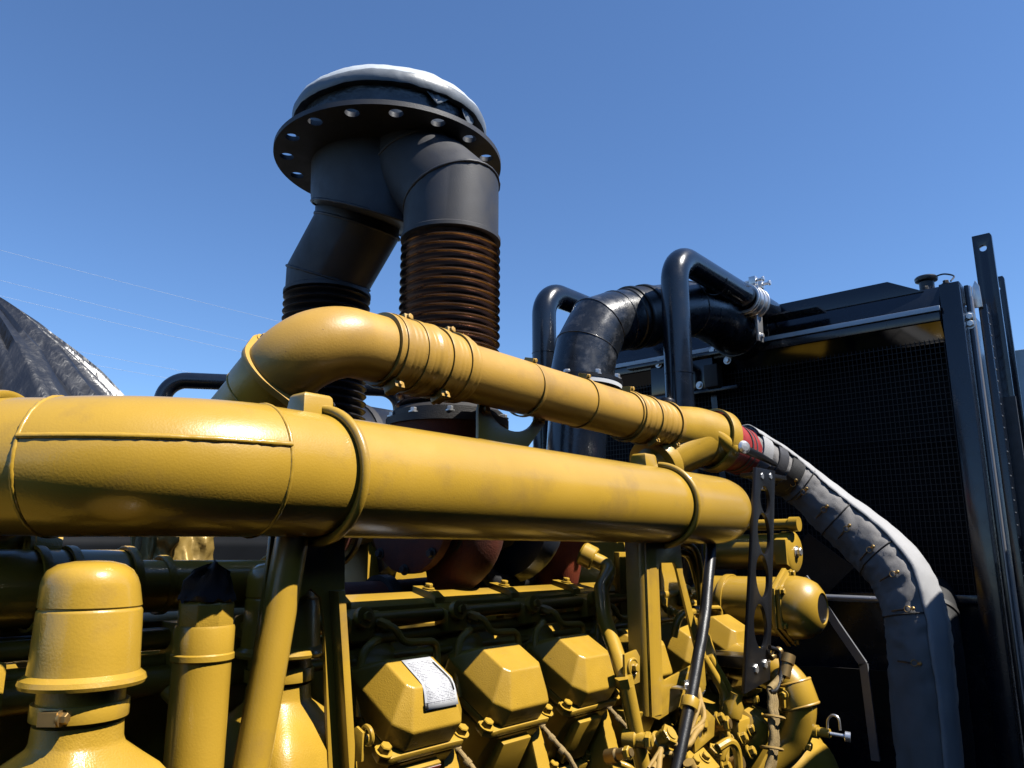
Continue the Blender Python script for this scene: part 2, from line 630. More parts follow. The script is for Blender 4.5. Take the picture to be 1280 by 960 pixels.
def head():
    r = thing('cylinder_head', '', 'cylinder head', tuple(H(0, 0, -0.30)), 'cylinder heads in the near bank')
    rings = [(0.0, .076, -.090, .0770, .026), (.040, .079, -.092, .0810, .027), (.090, .053, -.038, .0380, .012)]
    m = MB()
    rr = []
    for w, hu, v0, v1, ch in rings:
        cb = ch * .5
        rr.append([H(a, b, w) for a, b in ((-hu, v0 + cb), (-hu + cb, v0), (hu - cb, v0), (hu, v0 + cb), (hu, v1 - ch), (hu - ch * .9, v1), (-hu + ch * .9, v1), (-hu, v1 - ch))])
    m.loft(rr)
    cover = part('valve_cover', m, 'yellow_cast', r, bevel=0.0085, seg=4, sharp=50)
    # rounded rear lobe over the injector, in the shade of the air pipe
    m = MB().hull([H(a * c_, -.136 + b * c_, w) for w, c_ in ((-.10, 1), (.0, 1), (.025, .9), (.042, .7), (.050, .4), (.052, .1)) for a, b in [(.082 * math.cos(R(q)), .060 * math.sin(R(q))) for q in range(0, 360, 20)]])
    part('rear_lobe', m, 'yellow_cast', r, sharp=60)
    # flange with four ears
    def ears(e):
        out = []
        for (a, b) in ((-.092, -.104), (.092, -.104), (.092, .100), (-.092, .100)):
            out.append((a, b))
        return out
    m = MB()
    m.plate([(-.081, -.096), (.081, -.096), (.081, .046), (.098, .052), (.102, .076), (.084, .086), (.060, .085), (-.060, .085), (-.084, .086), (-.102, .076), (-.098, .052), (-.081, .046)],
            [], H(0, 0, 0), X1, HV, .016)
    part('cover_flange', m, 'yellow_cast', r, bevel=0.004)
    m = MB().plate([(-.073, -.086), (.073, -.086), (.073, .077), (-.073, .077)], [], H(0, 0, -.016), X1, HV, .006)
    part('gasket', m, 'black_rubber', r)
    for a, b in ((-.086, .0665), (.086, .0665), (-.068, -.082), (.068, -.082)):
        bo = part('bolt', MB().hexbolt(H(a, b, .001), HW, .0105, .012), 'yellow_cast', r, sharp=25)
    # rocker box and head
    m = MB()
    rr = []
    for w, hu, v0, v1 in ((-.022, .072, -.085, .076), (-.05, .071, -.085, .070), (-.14, .074, -.085, .064), (-.30, .080, -.10, .060)):
        rr.append([H(a, b, w) for a, b in ((-hu, v0), (hu, v0), (hu, v1), (-hu, v1))])
    m.loft(rr)
    part('rocker_box', m, 'yellow_cast', r, bevel=0.005)
    m = MB().box(H(0, .076, -.080), (.084, .104, .022), (X1, HW, HV))
    part('front_plate', m, 'yellow', r, bevel=0.003)
    m = MB().hull([H(a, b, w) for a in (-.072, .072) for b, w in ((.058, -.137), (.094, -.142), (.094, -.170), (.058, -.20))])
    part('lower_ledge', m, 'yellow_cast', r, bevel=0.005)
    for a in (-.058, .058):
        part('bolt', MB().hexbolt(H(a, .080, -.139), HW, .0105, .012), 'yellow_cast', r, sharp=25)
    m = MB().hull([H(a, b, w) for a in (-.022, .022) for b, w in ((.060, -.17), (.097, -.185), (.090, -.30), (.055, -.30))])
    part('rib', m, 'yellow_cast', r, bevel=0.004)
    m = MB()
    m.lathe([(.020, 0), (.020, .010), (.014, .012), (0, .012)], H(.070, .04, -.07), X1, 18)
    m.hexbolt(H(.082, .04, -.07), X1, .008, .006, False)
    part('side_plug', m, 'dark_iron', r, sharp=25)
    return r


h0 = head()
HEADS = [h0]
SP = 0.250
for k in range(1, 6):
    c = copy_tree(h0)
    c.location = h0.location + V(SP * k, 0, 0)
    HEADS.append(c)
for k, txt in enumerate(('yellow cylinder head whose valve cover carries the white printed label',
                         'yellow cylinder head with plain cover next to the white-labelled one',
                         'yellow cylinder head third along, just left of the sloping dipstick tube',
                         'yellow cylinder head seen behind the upright of the right pipe bracket',
                         'yellow cylinder head partly hidden behind the black sleeved hose',
                         'yellow cylinder head farthest along the bank, next to the round cooler')):
    HEADS[k]['label'] = txt
# two heads at the left carry the breathers and have no square cover
for k, txt in ((-1, 'yellow cylinder head under the breather behind the left leg bracket'),
               (-2, 'yellow cylinder head under the breather at the left edge')):
    r = thing('cylinder_head', txt, 'cylinder head', tuple(H(SP / HK * k, 0, -0.30)), 'cylinder heads in the near bank')
    rr = []
    for w, hu, v0, v1 in ((-.20, .075, -.094, .060), (-.24, .080, -.09, .075), (-.34, .084, -.10, .080)):
        rr.append([H(SP / HK * k + a, b, w) for a, b in ((-hu, v0), (hu, v0), (hu, v1), (-hu, v1))])
    part('rocker_box', MB().loft(rr), 'yellow_cast', r, bevel=0.006)

# --- labels stuck on the first cover: printed sheet and warning plate
lab = thing('printed_label', 'white paper label with rows of tiny print on the first valve cover', 'label', tuple(H(0.01, 0, .1)))


def sheet(name, uvw, m_, parent, lift=.0015):
    """curved paper sheet through a list of (left,right) local points"""
    me = bpy.data.meshes.new(name)
    org = ORG[parent.name]
    vs_, fs, uvs = [], [], []
    n = len(uvw)
    for i, (a, b) in enumerate(uvw):
        vs_ += [tuple(H(*a) - org), tuple(H(*b) - org)]
    for i in range(n - 1):
        fs.append((2 * i, 2 * i + 1, 2 * i + 3, 2 * i + 2))
    me.from_pydata(vs_, [], fs)
    ul = me.uv_layers.new(name='UVMap')
    for p in me.polygons:
        for li in p.loop_indices:
            vi = me.loops[li].vertex_index
            ul.data[li].uv = (vi % 2, 1 - (vi // 2) / (n - 1))
    me.polygons.foreach_set('use_smooth', [True] * len(me.polygons))
    me.materials.append(MAT[m_])
    ob = bpy.data.objects.new(name, me)
    COL.objects.link(ob)
    ob.parent = parent
    ORG[ob.name] = org
    sol = ob.modifiers.new('thickness', 'SOLIDIFY')
    sol.thickness = 0.0008
    sol.offset = 0
    return ob


prof = [(-.028, .0912), (-.012, .0912), (.005, .0912), (.022, .0912), (.0335, .0904), (.0415, .0868), (.049, .0806), (.056, .0733), (.065, .0638)]
sheet('printed_sheet', [((-.022 - .0006 * i, v, w + .0006), (.0435 + .0005 * i, v, w + .0006)) for i, (v, w) in enumerate(prof)], 'label_print', lab)
prof2 = [(p[0], p[1] + .0016) for p in prof]
sheet('black_title_strip', [((.0345 + .0008 * i, v, w), (.0380 + .0008 * i, v, w)) for i, (v, w) in enumerate(prof2)][1:-2], 'print_black', lab)
sheet('printed_emblem', [((-.028, v, w), (-.021, v, w)) for (v, w) in ((.0580, .0728), (.0645, .0660))], 'print_black', lab)

wl = thing('warning_label', 'yellow warning label with red header under the first valve cover', 'label', tuple(H(0, .088, -.08)))


def flat(name, u0, u1, w0, w1, lift, m_):
    a = H(u0, .0872 + lift, w0)
    m = MB().box((H((u0 + u1) / 2, .0874 + lift, (w0 + w1) / 2)), (u1 - u0, w1 - w0, .0006), (X1, HW, HV))
    return part(name, m, m_, wl)


flat('white_backing', -.041, .041, -.125, -.032, 0, 'paper_white')
flat('yellow_field', -.039, -.0008, -.123, -.034, .0008, 'print_yellow')
flat('yellow_field', .0008, .039, -.123, -.052, .0008, 'print_yellow')
flat('red_header', .0008, .039, -.051, -.034, .0008, 'print_red')


def lettering(body, u, w, size, parent, m_, lift=.0022, name='lettering'):
    vs2, fs = text_mesh(body, size)
    m = MB().add([H(u + p.x, .0874 + lift, w + p.y) for p in vs2], fs)
    return part(name, m, m_, parent)


lettering('WARNING', .0215, -.0425, .0082, wl, 'print_black')
m = MB().plate([(-.0035, -.003), (.0035, -.003), (0, .0035)], [], H(.0045, .0892, -.0425), X1, HW, .0004)
part('alert_triangle', m, 'print_black', wl)
m = MB().plate([(-.017, -.013), (.017, -.013), (0, .017)], [[(-.013, -.0108), (0, .0128), (.013, -.0108)]], H(-.020, .0888, -.062), X1, HW, .0006)
m.plate([(-.002, -.002), (.002, -.002), (.0026, .007), (-.0026, .007)], [], H(-.020, .0888, -.064), X1, HW, .0006)
part('pictogram', m, 'print_black', wl)
m = MB().plate(circ(0, 0, .016, 28), [list(reversed(circ(0, 0, .0135, 28)))], H(.020, .0888, -.075), X1, HW, .0006)
m.plate([(-.008, -.006), (.003, -.009), (.009, .0), (.003, .009), (-.004, .006), (.001, .001)], [], H(.020, .0888, -.075), X1, HW, .0006)
part('pictogram', m, 'print_black', wl)
# the small warning label on the fifth head
wl2 = thing('warning_label', 'small yellow and white warning label behind the black hose', 'label', tuple(H(SP / HK * 4 + .02, .088, -.08)))
for nm, u0, u1, w0, w1, l, mm in (('white_backing', -.005, .043, -.11, -.035, 0, 'paper_white'), ('yellow_field', -.002, .040, -.107, -.055, .0008, 'print_yellow')):
    part(nm, MB().box(H(SP / HK * 4 + (u0 + u1) / 2, .0874 + l, (w0 + w1) / 2), (u1 - u0, w1 - w0, .0006), (X1, HW, HV)), mm, wl2)
m = MB().plate(circ(0, 0, .016, 24), [list(reversed(circ(0, 0, .013, 24)))], H(SP / HK * 4 + .019, .0888, -.08), X1, HW, .0006)
part('pictogram', m, 'print_black', wl2)

# ------------------------------------------------------------------ breathers
def breather(bx, by, zf, s, label, zb):
    """zf: height of the cap rim; s: scale"""
    t = thing('crankcase_breather', label, 'breather', (bx, by, zb), 'crankcase breathers')
    R0 = .0565 * s
    m = MB()
    prof = [(R0 * 1.13, 0.0), (R0 * 1.16, .004 * s), (R0 * 1.13, .009 * s), (R0 * 1.02, .014 * s), (R0 * 1.0, .03 * s), (R0 * .985, .0795 * s), (R0 * .975, .0815 * s), (R0 * .952, .083 * s),
            (R0 * .952, .0842 * s), (R0 * .978, .0855 * s), (R0 * .970, .108 * s), (R0 * .945, .117 * s), (R0 * .87, .1255 * s), (R0 * .70, .132 * s), (R0 * .4, .1355 * s), (0, .1365 * s)]

    def wob(r, h, a):
        # the shoulder facing the radiator is cut back in a slope, the crease fades out there
        k = max(0, math.cos(a + .42)) ** 1.5
        q = max(0, (h / s - .055) / .08)
        return r * (1 - .24 * k * q * q), h
    m.lathe(prof, (bx, by, zf), Z1, 56, wob=wob)
    part('hood', m, 'yellow', t, sharp=32)
    m = MB().lathe([(R0 * .80, -.03 * s), (R0 * .80, .002)], (bx, by, zf), Z1, 40)
    part('neck', m, 'yellow_cast', t)
    m = MB().band((bx, by, zf - .026 * s), Z1, R0 * .80, .018 * s, .005, 44)
    cl = part('clamp_band', m, 'yellow', t, bevel=.001)
    d = V(-.62, -.5, 0).normalized()
    m = MB().box(V(bx, by, zf - .026 * s) + d * (R0 * .95), (.016, .02, .014), (d, Z1.cross(d), Z1))
    m.hexbolt(V(bx, by, zf - .026 * s) + d * (R0 * .95) + Z1.cross(d) * .010, Z1.cross(d), .006, .006)
    part('clamp_screw', m, 'brass_ring', cl)
    m = MB()
    rr = []
    for (w, r, q) in ((-.040, .82, 0), (-.058, .84, .0), (-.064, .86, .1), (-.090, 1.22, .85), (-.125, 1.62, 1), (-.24, 1.75, 1)):
        ring = []
        for k in range(48):
            a = 2 * math.pi * k / 48
            sq = 1 / max(abs(math.cos(a)), abs(math.sin(a)))
            sq = min(sq, 1.32)
            f_ = r * R0 * ((1 - q) + q * sq)
            a2 = a + .35
            ring.append(V(bx + math.cos(a2) * f_, by + math.sin(a2) * f_ * .95, zf + w * s))
        rr.append(ring)
    m.loft(rr)
    part('base', m, 'yellow_cast', t, sharp=40)
    return t


breather(0.386, 0.972, 2.004, 1.0, 'large yellow domed breather at the left edge, nearest the camera', 1.62)
breather(0.748, 1.135, 1.988, 1.08, 'smaller yellow domed breather behind the left leg bracket', 1.62)

# ------------------------------------------------------------------ filler tube between the breathers
px_, py_ = .572, 1.055
t = thing('oil_filler_tube', 'upright yellow oil filler tube with a collar between the two breathers', 'tube', (px_, py_, 1.5))
part('tube', MB().lathe([(.0385, 1.50), (.0385, 2.02)], (px_, py_, 0), Z1, 40), 'yellow', t)
part('collar', MB().lathe([(.039, 2.004), (.0418, 2.006), (.0418, 2.013), (.040, 2.015), (.040, 2.047), (.0386, 2.051)], (px_, py_, 0), Z1, 40), 'yellow', t)
m = MB().lathe([(.0382, 2.045), (.0382, 2.080), (.032, 2.088), (.026, 2.090)], (px_, py_, 0), Z1, 8)
part('octagonal_top', m, 'yellow_cast', t, bevel=.002)
# ragged black shell over the mouth of the tube
m = MB()
rr = []
for i in range(9):
    h = i / 8
    ring = []
    for k in range(48):
        a = 2 * math.pi * k / 48
        ca, sa = math.cos(a), math.sin(a)
        r_ = .039 - .020 * h + .010 * noise.noise(V(ca * 2.2, sa * 2.2, h * 2.5 + 5)) * (h > 0)
        dz = .016 * noise.noise(V(ca * 1.7, sa * 1.7, h + 9)) * h + .010 * noise.noise(V(ca * 5, sa * 5, h * 4)) * h
        if i == 0:
            dz = -.010 * max(0, noise.noise(V(ca * 4, sa * 4, 1.0))) - .006 * noise.noise(V(ca * 11, sa * 11, 2.0))
        if i == 8:
            r_ *= .35
        ring.append(V(px_ + .004 * h + r_ * ca, py_ + r_ * sa, 2.086 + .042 * h + dz))
    rr.append(ring)
m.loft(rr)
solo('ragged_black_shell', m, 'fabric_black', 'ragged black shape bunched over the oil filler tube', 'wrap', (px_, py_, 2.086), sharp=60)

# ------------------------------------------------------------------ big charge-air pipe
PZ, PR, PY = 2.265, 0.0935, 1.0
t = thing('charge_air_pipe', 'thick glossy yellow air pipe running across the whole foreground', 'pipe', (1.2, 1.0, PZ - PR))
XE = 0.598
RB = 0.290
TH = R(50)
m = MB().lathe([(PR, XE), (PR, 2.01), (PR * .985, 2.05), (PR * .93, 2.085), (PR * .80, 2.115), (PR * .6, 2.132), (PR * .3, 2.140), (0, 2.142)], (0, PY, PZ), X1, 72)
part('straight_run', m, 'yellow', t, sharp=60)


def bend(th):
    return V(XE - RB * math.sin(th), PY + RB * (1 - math.cos(th)), PZ - .006 * th / TH)


def brad(th):
    return PR - .004 * th / TH


NB = 14
path = [bend(TH * k / NB) for k in range(NB + 1)]
m = MB().tube(path, [brad(TH * k / NB) + .0012 for k in range(NB + 1)], 72)
part('elbow', m, 'yellow', t, sharp=60)
dirE = V(-math.cos(TH), math.sin(TH), 0)
endE = bend(TH)
m = MB().tube([endE, endE + dirE * .6], brad(TH), 72)
part('left_run', m, 'yellow', t, sharp=60)


def ringpath(c, axis, r, n=72, jit=.0):
    u, v, w = frame(axis)
    return [Vector(c) + (u * math.cos(2 * math.pi * k / n) + v * math.sin(2 * math.pi * k / n)) * (r + jit * noise.noise(V(k * .7, r * 9, 0))) + w * (jit * 2.2 * noise.noise(V(k * .9, 5, r))) for k in range(n)]


def beadr(n, base, amp, sd):
    return [base * (1 + amp * noise.noise(V(i * 1.7, sd, 0))) for i in range(n)]


for c, ax, nm, sd, pr in ((bend(0), X1, 'weld_bead', 1, PR), (endE, dirE, 'weld_bead', 2, brad(TH))):
    m = MB().tube(ringpath(c, ax, pr, 120, .0005), beadr(120, .0032, .35, sd), 8, closed=True)
    part(nm, m, 'yellow', t, sharp=70)
m = MB()
sd = []
for k in range(61):
    th = TH * k / 60
    c = bend(th)
    out = V(-math.sin(th), -math.cos(th), 0)
    up = .30
    sd.append(c + (out * math.cos(up) + Z1 * math.sin(up)) * (brad(th) + .001))
m.tube(sd, beadr(61, .0042, .35, 7), 10)
part('weld_bead', m, 'yellow', t, sharp=70, label='horizontal seam weld along the elbow')
m = MB().band(endE + dirE * .075, dirE, brad(TH), .012, .010, 64)
part('joint_ring', m, 'yellow', t, bevel=.003)
# straps and lugs: round bar bent over the pipe, ends in a lug
for sx, lx in ((.708, .690), (1.735, 1.672)):
    m = MB()
    pts = []
    for k in range(40):
        a = R(-118 + 250 * k / 39)          # from under the pipe over the camera side to the top
        pts.append(V(sx, PY, PZ) + V((k / 39) ** 3 * -.028 + .012 * math.sin(k / 39 * 3.1), -math.cos(a) * (PR + .007) if True else 0, math.sin(a) * (PR + .007)))
    m.tube(pts[:33], .0078, 12)
    part('strap_rod', m, 'yellow', t, sharp=60)
    m = MB()
    rr = []
    for w, a, b in ((PR - .014, .030, .026), (PR + .026, .026, .020), (PR + .030, .022, .017)):
        rr.append([V(lx + i * a, PY + .005 + j * b, PZ + w) for i, j in ((-1, -1), (1, -1), (1, 1), (-1, 1))])
    m.loft(rr)
    part('strap_lug', m, 'yellow', t, bevel=.003)
    part('lug_dark_disc', MB().lathe([(.0095, 0), (.0095, .0018)], (lx + .0262, PY - .010, PZ + PR + .012), X1, 16), 'black_satin', t)  # solid black disc, stands in for the dark inside a drilled hole

# ------------------------------------------------------------------ left leg bracket
t = thing('pipe_bracket', 'left yellow A-shaped leg bracket with a round tube leg under the air pipe', 'bracket', (.70, 1.0, 1.55))
m = MB().plate([(0.6603, 2.1878), (0.6549, 2.0961), (0.6042, 1.5566), (0.6474, 1.5566), (0.7067, 2.0475), (0.7164, 2.0799), (0.7358, 2.0939), (0.7553, 2.0799), (0.7639, 2.0421), (0.8114, 1.5566), (0.8545, 1.5566), (0.8006, 2.0961), (0.7963, 2.1878)],
               [], (0, 1.052, 0), X1, Z1, .008)
part('arched_plate', m, 'yellow', t, bevel=.0015)
part('tube_leg', MB().tube([(.684, 1.022, 2.185), (.592, 1.022, 1.53)], .0250, 32), 'yellow', t)
m = MB().bar((.776, 1.032, 2.091), (.852, 1.032, 1.53), .014, .026, up=(1, 0, 0))
part('edge_flange', m, 'yellow', t, bevel=.002)
m = MB().plate([(-.012, -.03), (.012, -.03), (.012, .012), (0, .02), (-.012, .012)], [], (.820, 1.02, 1.866), V(.3, -.95, 0).normalized(), Z1, .006)
part('clip_plate', m, 'yellow', t, bevel=.001)
m = MB().torus((.830, 1.01, 1.872), V(.95, -.1, .1), .013, .004, 24, 8)
m.hexbolt((.828, 1.015, 1.866), X1, .006, .009)
part('clip_loop', m, 'yellow', t)

# ------------------------------------------------------------------ right leg bracket
t = thing('pipe_bracket', 'right yellow folded-plate bracket with a tall slot under the air pipe', 'bracket', (1.75, 1.0, 1.77))
m = MB().plate([(1.6483, 2.1871), (1.8167, 2.1871), (1.8242, 2.097), (1.9153, 1.8905), (1.9195, 1.8163), (1.9068, 1.8025), (1.679, 1.7686), (1.6483, 1.7792)],
               [[(1.7035, 2.1076), (1.7115, 2.1235), (1.7818, 2.1235), (1.7924, 2.1076), (1.8729, 1.9117), (1.8729, 1.8852), (1.8591, 1.8725), (1.7115, 1.8513), (1.7035, 1.8576)],
                circ(1.788, 1.830, .006, 10, .016), circ(1.858, 1.840, .006, 10, .014)],
               (0, 1.0, 0), X1, Z1, .007)
part('slotted_plate', m, 'yellow', t, bevel=.0012)
arc = [(1.690, .9905), (1.664, .9915), (1.652, .995), (1.643, 1.003), (1.640, 1.015), (1.640, 1.046), (1.646, 1.046), (1.646, 1.017), (1.650, 1.007), (1.662, 1.001), (1.690, 1.0)]
m = MB().loft([[V(a, b, z) for a, b in arc] for z in (1.780, 2.185)])
part('folded_flange', m, 'yellow', t, sharp=40)
for x, z in ((1.790, 1.836), (1.860, 1.846)):
    part('bolt', MB().hexbolt((x, .992, z), -Y1, .010, .010), 'yellow_cast' if x < 1.82 else 'zinc', t, sharp=25)
m = MB().hull([V(x, y, z) for x, y, z in ((1.62, 1.01, 1.79), (1.72, 1.01, 1.79), (1.72, 1.10, 1.79), (1.62, 1.10, 1.79), (1.64, 1.05, 1.70), (1.70, 1.05, 1.70), (1.70, 1.10, 1.70), (1.64, 1.10, 1.70))])
part('mounting_foot', m, 'yellow_cast', t, bevel=.006)

# ------------------------------------------------------------------ upper coolant pipe
UY, UZ, UR = 1.14, 2.530, 0.063
t = thing('coolant_pipe', 'slimmer yellow coolant pipe sloping above the big air pipe with an elbow', 'pipe', (1.3, UY, UZ - UR))
m = MB().tube([(1.0, UY, UZ + .004), (2.10, UY, UZ - .014)], UR, 56)
part('straight_run', m, 'yellow_dusty', t, sharp=60)
el = fillet([(1.0, UY, UZ + .004), (.783, UY, UZ + .002), (.746, UY + .185, UZ - .151)], .105, 16)
el[-1] = el[-2] + (el[-1] - el[-2]).normalized() * .012
m = MB().tube(el, [UR + .002] + [UR + .002 + .005 * min(1, k / 9) for k in range(len(el) - 1)], 56)
part('elbow', m, 'yellow_dusty', t, sharp=60)
ed = (el[-1] - el[-2]).normalized()
fc = el[-1]
u_, v_, w_ = frame(ed)
# flange of the elbow: oval with two ears
m = MB()
ang = []
for k in range(48):
    a = 2 * math.pi * k / 48
    r_ = .0785 + .022 * abs(math.cos(a)) ** 12
    ang.append((r_ * math.cos(a), r_ * math.sin(a)))
m.plate(ang, [], fc + ed * -.006, u_, v_, .012)
part('flange', m, 'yellow_dusty', t, bevel=.003)
for s in (-1, 1):
    part('bolt', MB().hexbolt(fc - ed * .006 + u_ * (s * .084), -ed, .0115, .010), 'yellow_dusty', t, sharp=25)
m = MB().lathe([(.0725, .006), (.0715, .055), (.066, .068), (.065, .20), (.065, .30)], fc, ed, 48)
part('thermostat_neck', m, 'yellow_cast', t, sharp=40)
part('neck_seam', MB().torus(fc + ed * .062, ed, .0695, .0018, 56, 6), 'yellow_cast', t)
# rubber coupling painted over, four clamps
cA = V(.928, UY, UZ + .005)
cB = V(1.150, UY, UZ + .001)
prof = []
L_ = (cB - cA).length
for k in range(61):
    h = L_ * k / 60
    r_ = UR + .009
    d = abs(h - L_ * .5)
    r_ += .0045 * math.exp(-(d / .012) ** 2)
    prof.append((r_ + .0008 * math.sin(h * 500), h))
m = MB().lathe(prof, cA, cB - cA, 56)
part('rubber_coupling', m, 'yellow_dusty', t, sharp=60)


def tclamp(c, ax, r, w, screw_dir, parent, m_='yellow_dusty', big=1.0):
    cl = part('hose_clamp', MB().band(c, ax, r, w, .0035, 52), m_, parent, bevel=.001)
    d = Vector(screw_dir).normalized()
    ax = Vector(ax).normalized()
    d = (d - ax * d.dot(ax)).normalized()
    s = ax.cross(d)
    q = Vector(c) + d * (r + .009 * big)
    m = MB().box(q - d * .002, (w * 1.35, .017 * big, .034 * big), (ax, d, s))
    m.tube([q - s * .022 * big, q + s * .020 * big], .0045 * big, 10)
    m.hexbolt(q + s * .016 * big, s, .0070 * big, .007 * big, False)
    part('clamp_screw', m, m_, cl, bevel=.001)
    return cl


for x, d in ((.950, (0, -.35, -1)), (1.003, (0, .2, 1)), (1.072, (0, -.35, -1)), (1.125, (0, .2, 1))):
    tclamp((x, UY, UZ + .003), (1, 0, -.016), UR + .009, .017, d, t)
for x, d in ((1.372, (0, -.25, 1)), (1.590, (0, -.25, 1))):
    tclamp((x, UY, UZ - .005), (1, 0, -.016), UR, .010, d, t, big=.8)
# right coupling, a hose with ribs
cA = V(1.80, UY, UZ - .009)
prof = []
for k in range(81):
    h = .235 * k / 80
    prof.append((UR + .004 + .0022 * (math.sin(h * 210) > .6), h))
part('ribbed_coupling', MB().lathe(prof, cA, (1, 0, -.016), 56), 'yellow_dusty', t, sharp=50)
for x, d in ((1.812, (0, -.1, 1)), (1.90, (0, -.5, -1)), (2.015, (0, -.5, -1))):
    tclamp((x, UY, UZ - .011), (1, 0, -.016), UR + .006, .013, d, t, big=.85)
# cast outlet housing
m = MB()
cp = [V(2.02, UY, 2.516), V(2.09, UY, 2.515), V(2.16, UY - .005, 2.512), V(2.22, UY - .02, 2.505), V(2.28, UY - .042, 2.495)]
hr = [UR + .002 + .021 * (lambda q: q * q * (3 - 2 * q))(min(1, k / 17)) for k in range(25)]
m.tube(smooth_path(cp, 6), hr, 48)
housing = part('outlet_housing', m, 'yellow_cast', t, sharp=60)
def ball(c, r, n=14):
    return [Vector(c) + V(math.cos(p) * math.cos(q), math.cos(p) * math.sin(q), math.sin(p)) * r
            for p in [math.pi * (i / n - .5) for i in range(n + 1)] for q in [2 * math.pi * j / (2 * n) for j in range(2 * n)]]


m = MB().hull(ball((2.205, UY - .012, 2.500), .087) + ball((2.11, UY + .022, 2.455), .076) + ball((2.04, UY + .03, 2.420), .070))
part('branch_arm', m, 'yellow_cast', t, sharp=60)
m = MB().tube([(2.04, UY + .03, 2.415), (2.005, UY + .036, 2.396)], .084, 36)
part('branch_flange', m, 'yellow_cast', t, bevel=.005)
hax = V(.93, -.28, -.16).normalized()
m = MB().band(V(2.270, UY - .036, 2.496), hax, .093, .040, .008, 56)
part('outlet_lip', m, 'yellow_cast', t, bevel=.002)
m = MB().hull(ball((2.14, UY - .060, 2.530), .014, 8) + ball((2.20, UY - .088, 2.495), .020, 8) + ball((2.245, UY - .105, 2.462), .026, 8))
part('housing_rib', m, 'yellow_cast', t, sharp=60)
m = MB().lathe([(.026, 0), (.026, .012), (.022, .02), (.010, .022), (0, .022)], V(2.04, UY + .0, UZ + .052), V(0.1, -.2, 1), 24)
part('vent_plug', m, 'black_satin', t)
# cast letters: raised lumps on the housing
m = MB()
for row, n in ((0, 3), (1, 6)):
    for k in range(n):
        a = R(-2 - row * 11)
        x = 2.098 + .011 * k + (.012 if row == 0 else 0)
        c = V(x, UY - math.cos(a) * (UR + .005), 2.514 + math.sin(a) * (UR + .005))
        m.box(c, (.005 + .003 * (k % 2), .004, .009 - .003 * ((k + row) % 2)))
part('cast_marks', m, 'yellow_cast', t, bevel=.001)

# saddle bracket between the two pipes
t = thing('saddle_bracket', 'yellow crescent saddle bracket between the air pipe and the coolant pipe', 'bracket', (1.33, 1.165, 2.30))
outer = [(1.232, 2.30), (1.231, 2.461), (1.237, 2.477), (1.263, 2.477)]
outer += [(1.350 + .088 * math.cos(R(a)), 2.484 + .060 * math.sin(R(a))) for a in range(190, 352, 12)]
outer += [(1.447, 2.480), (1.468, 2.471), (1.468, 2.456), (1.402, 2.391), (1.391, 2.30)]
m = MB().plate(outer, [], (0, 1.165, 0), X1, Z1, .009)
part('crescent_plate', m, 'yellow', t, bevel=.0015)
part('bolt', MB().hexbolt((1.447, 1.156, 2.466), -Y1, .009, .009), 'yellow_dusty', t, sharp=25)
part('bolt', MB().hexbolt((1.250, 1.156, 2.461), -Y1, .009, .009), 'yellow_dusty', t, sharp=25)

# ------------------------------------------------------------------ exhaust outlet
EX, EF, ER_ = 1.360, 1.385, 1.926
FZ = 3.268
FC = V(1.360, 1.650, FZ)
t = thing('exhaust_outlet', 'matte black twin exhaust outlet with a wide bolt-hole flange and bellows', 'exhaust', (EX, 1.65, 2.44))


def bellows(y, z0, z1, m_, rmax=.132, pitch=.0232):
    prof = [(rmax - .012, z0)]
    n = int((z1 - z0) / pitch)
    for k in range(n):
        b = z0 + k * pitch
        for q in range(8):
            ph = q / 8
            prof.append((rmax - .0085 + .0085 * math.cos(2 * math.pi * (ph - .5)), b + ph * pitch))
    prof.append((rmax - .012, z1))
    return part('bellows', MB().lathe(prof, (EX, y, 0), Z1, 72), m_, t, sharp=80)


bellows(EF, 2.50, 2.958, 'bellows_rust')
bellows(ER_, 2.46, 2.93, 'bellows_soot')
LEG = .127
for y, zb, zt, yo in ((EF, 2.955, 3.085, 1.525), (ER_, 2.925, 2.985, 1.792)):
    path = [V(EX, y, zb), V(EX, y, zt), V(EX, yo, zt + abs(yo - y)), V(EX, yo, FZ + .004)]
    m = MB().tube(path, LEG, 64)
    leg_ = part('mitred_elbow', m, 'exhaust_black', t, sharp=28)
    for i in (1, 2):
        ring = tube_rings(path, LEG, 72)[i]
        m = MB().tube(ring, beadr(72, .0042, .8, 3 + i), 7, closed=True)
        part('weld_bead', m, 'exhaust_black', leg_, sharp=70)
    m = MB().lathe([(LEG, zb - .004), (LEG + .006, zb - .002), (LEG + .006, zb + .008), (LEG, zb + .012)], (EX, y, 0), Z1, 64)
    part('bellows_cuff', m, 'exhaust_black', leg_)
m = MB().lathe([(.192, -.16), (.196, -.10), (.200, -.0)], FC + V(0, .045, 0), Z1, 72, wob=lambda r, h, a: (r, h * 1.0 + (.075 * math.sin(a) - .0) * (1 if h < -.15 else 0)))
coll = part('collector', m, 'exhaust_black', t, sharp=40)
ring = [FC + V(.192 * math.cos(2 * math.pi * k / 72), .045 + .192 * math.sin(2 * math.pi * k / 72), -.16 + .075 * math.sin(2 * math.pi * k / 72)) for k in range(72)]
part('weld_bead', MB().tube(ring, beadr(72, .0044, .8, 41), 7, closed=True), 'exhaust_black', coll, sharp=70)
fl = [(.331 * math.cos(2 * math.pi * k / 96), .331 * math.sin(2 * math.pi * k / 96)) for k in range(96)]
holes = [circ((.294) * math.cos(2 * math.pi * (k + .35) / 16), (.294) * math.sin(2 * math.pi * (k + .35) / 16), .0195, 18) for k in range(16)]
m = MB().plate(fl, holes, FC, X1, Y1, .014)
part('flange_ring', m, 'exhaust_black', t)
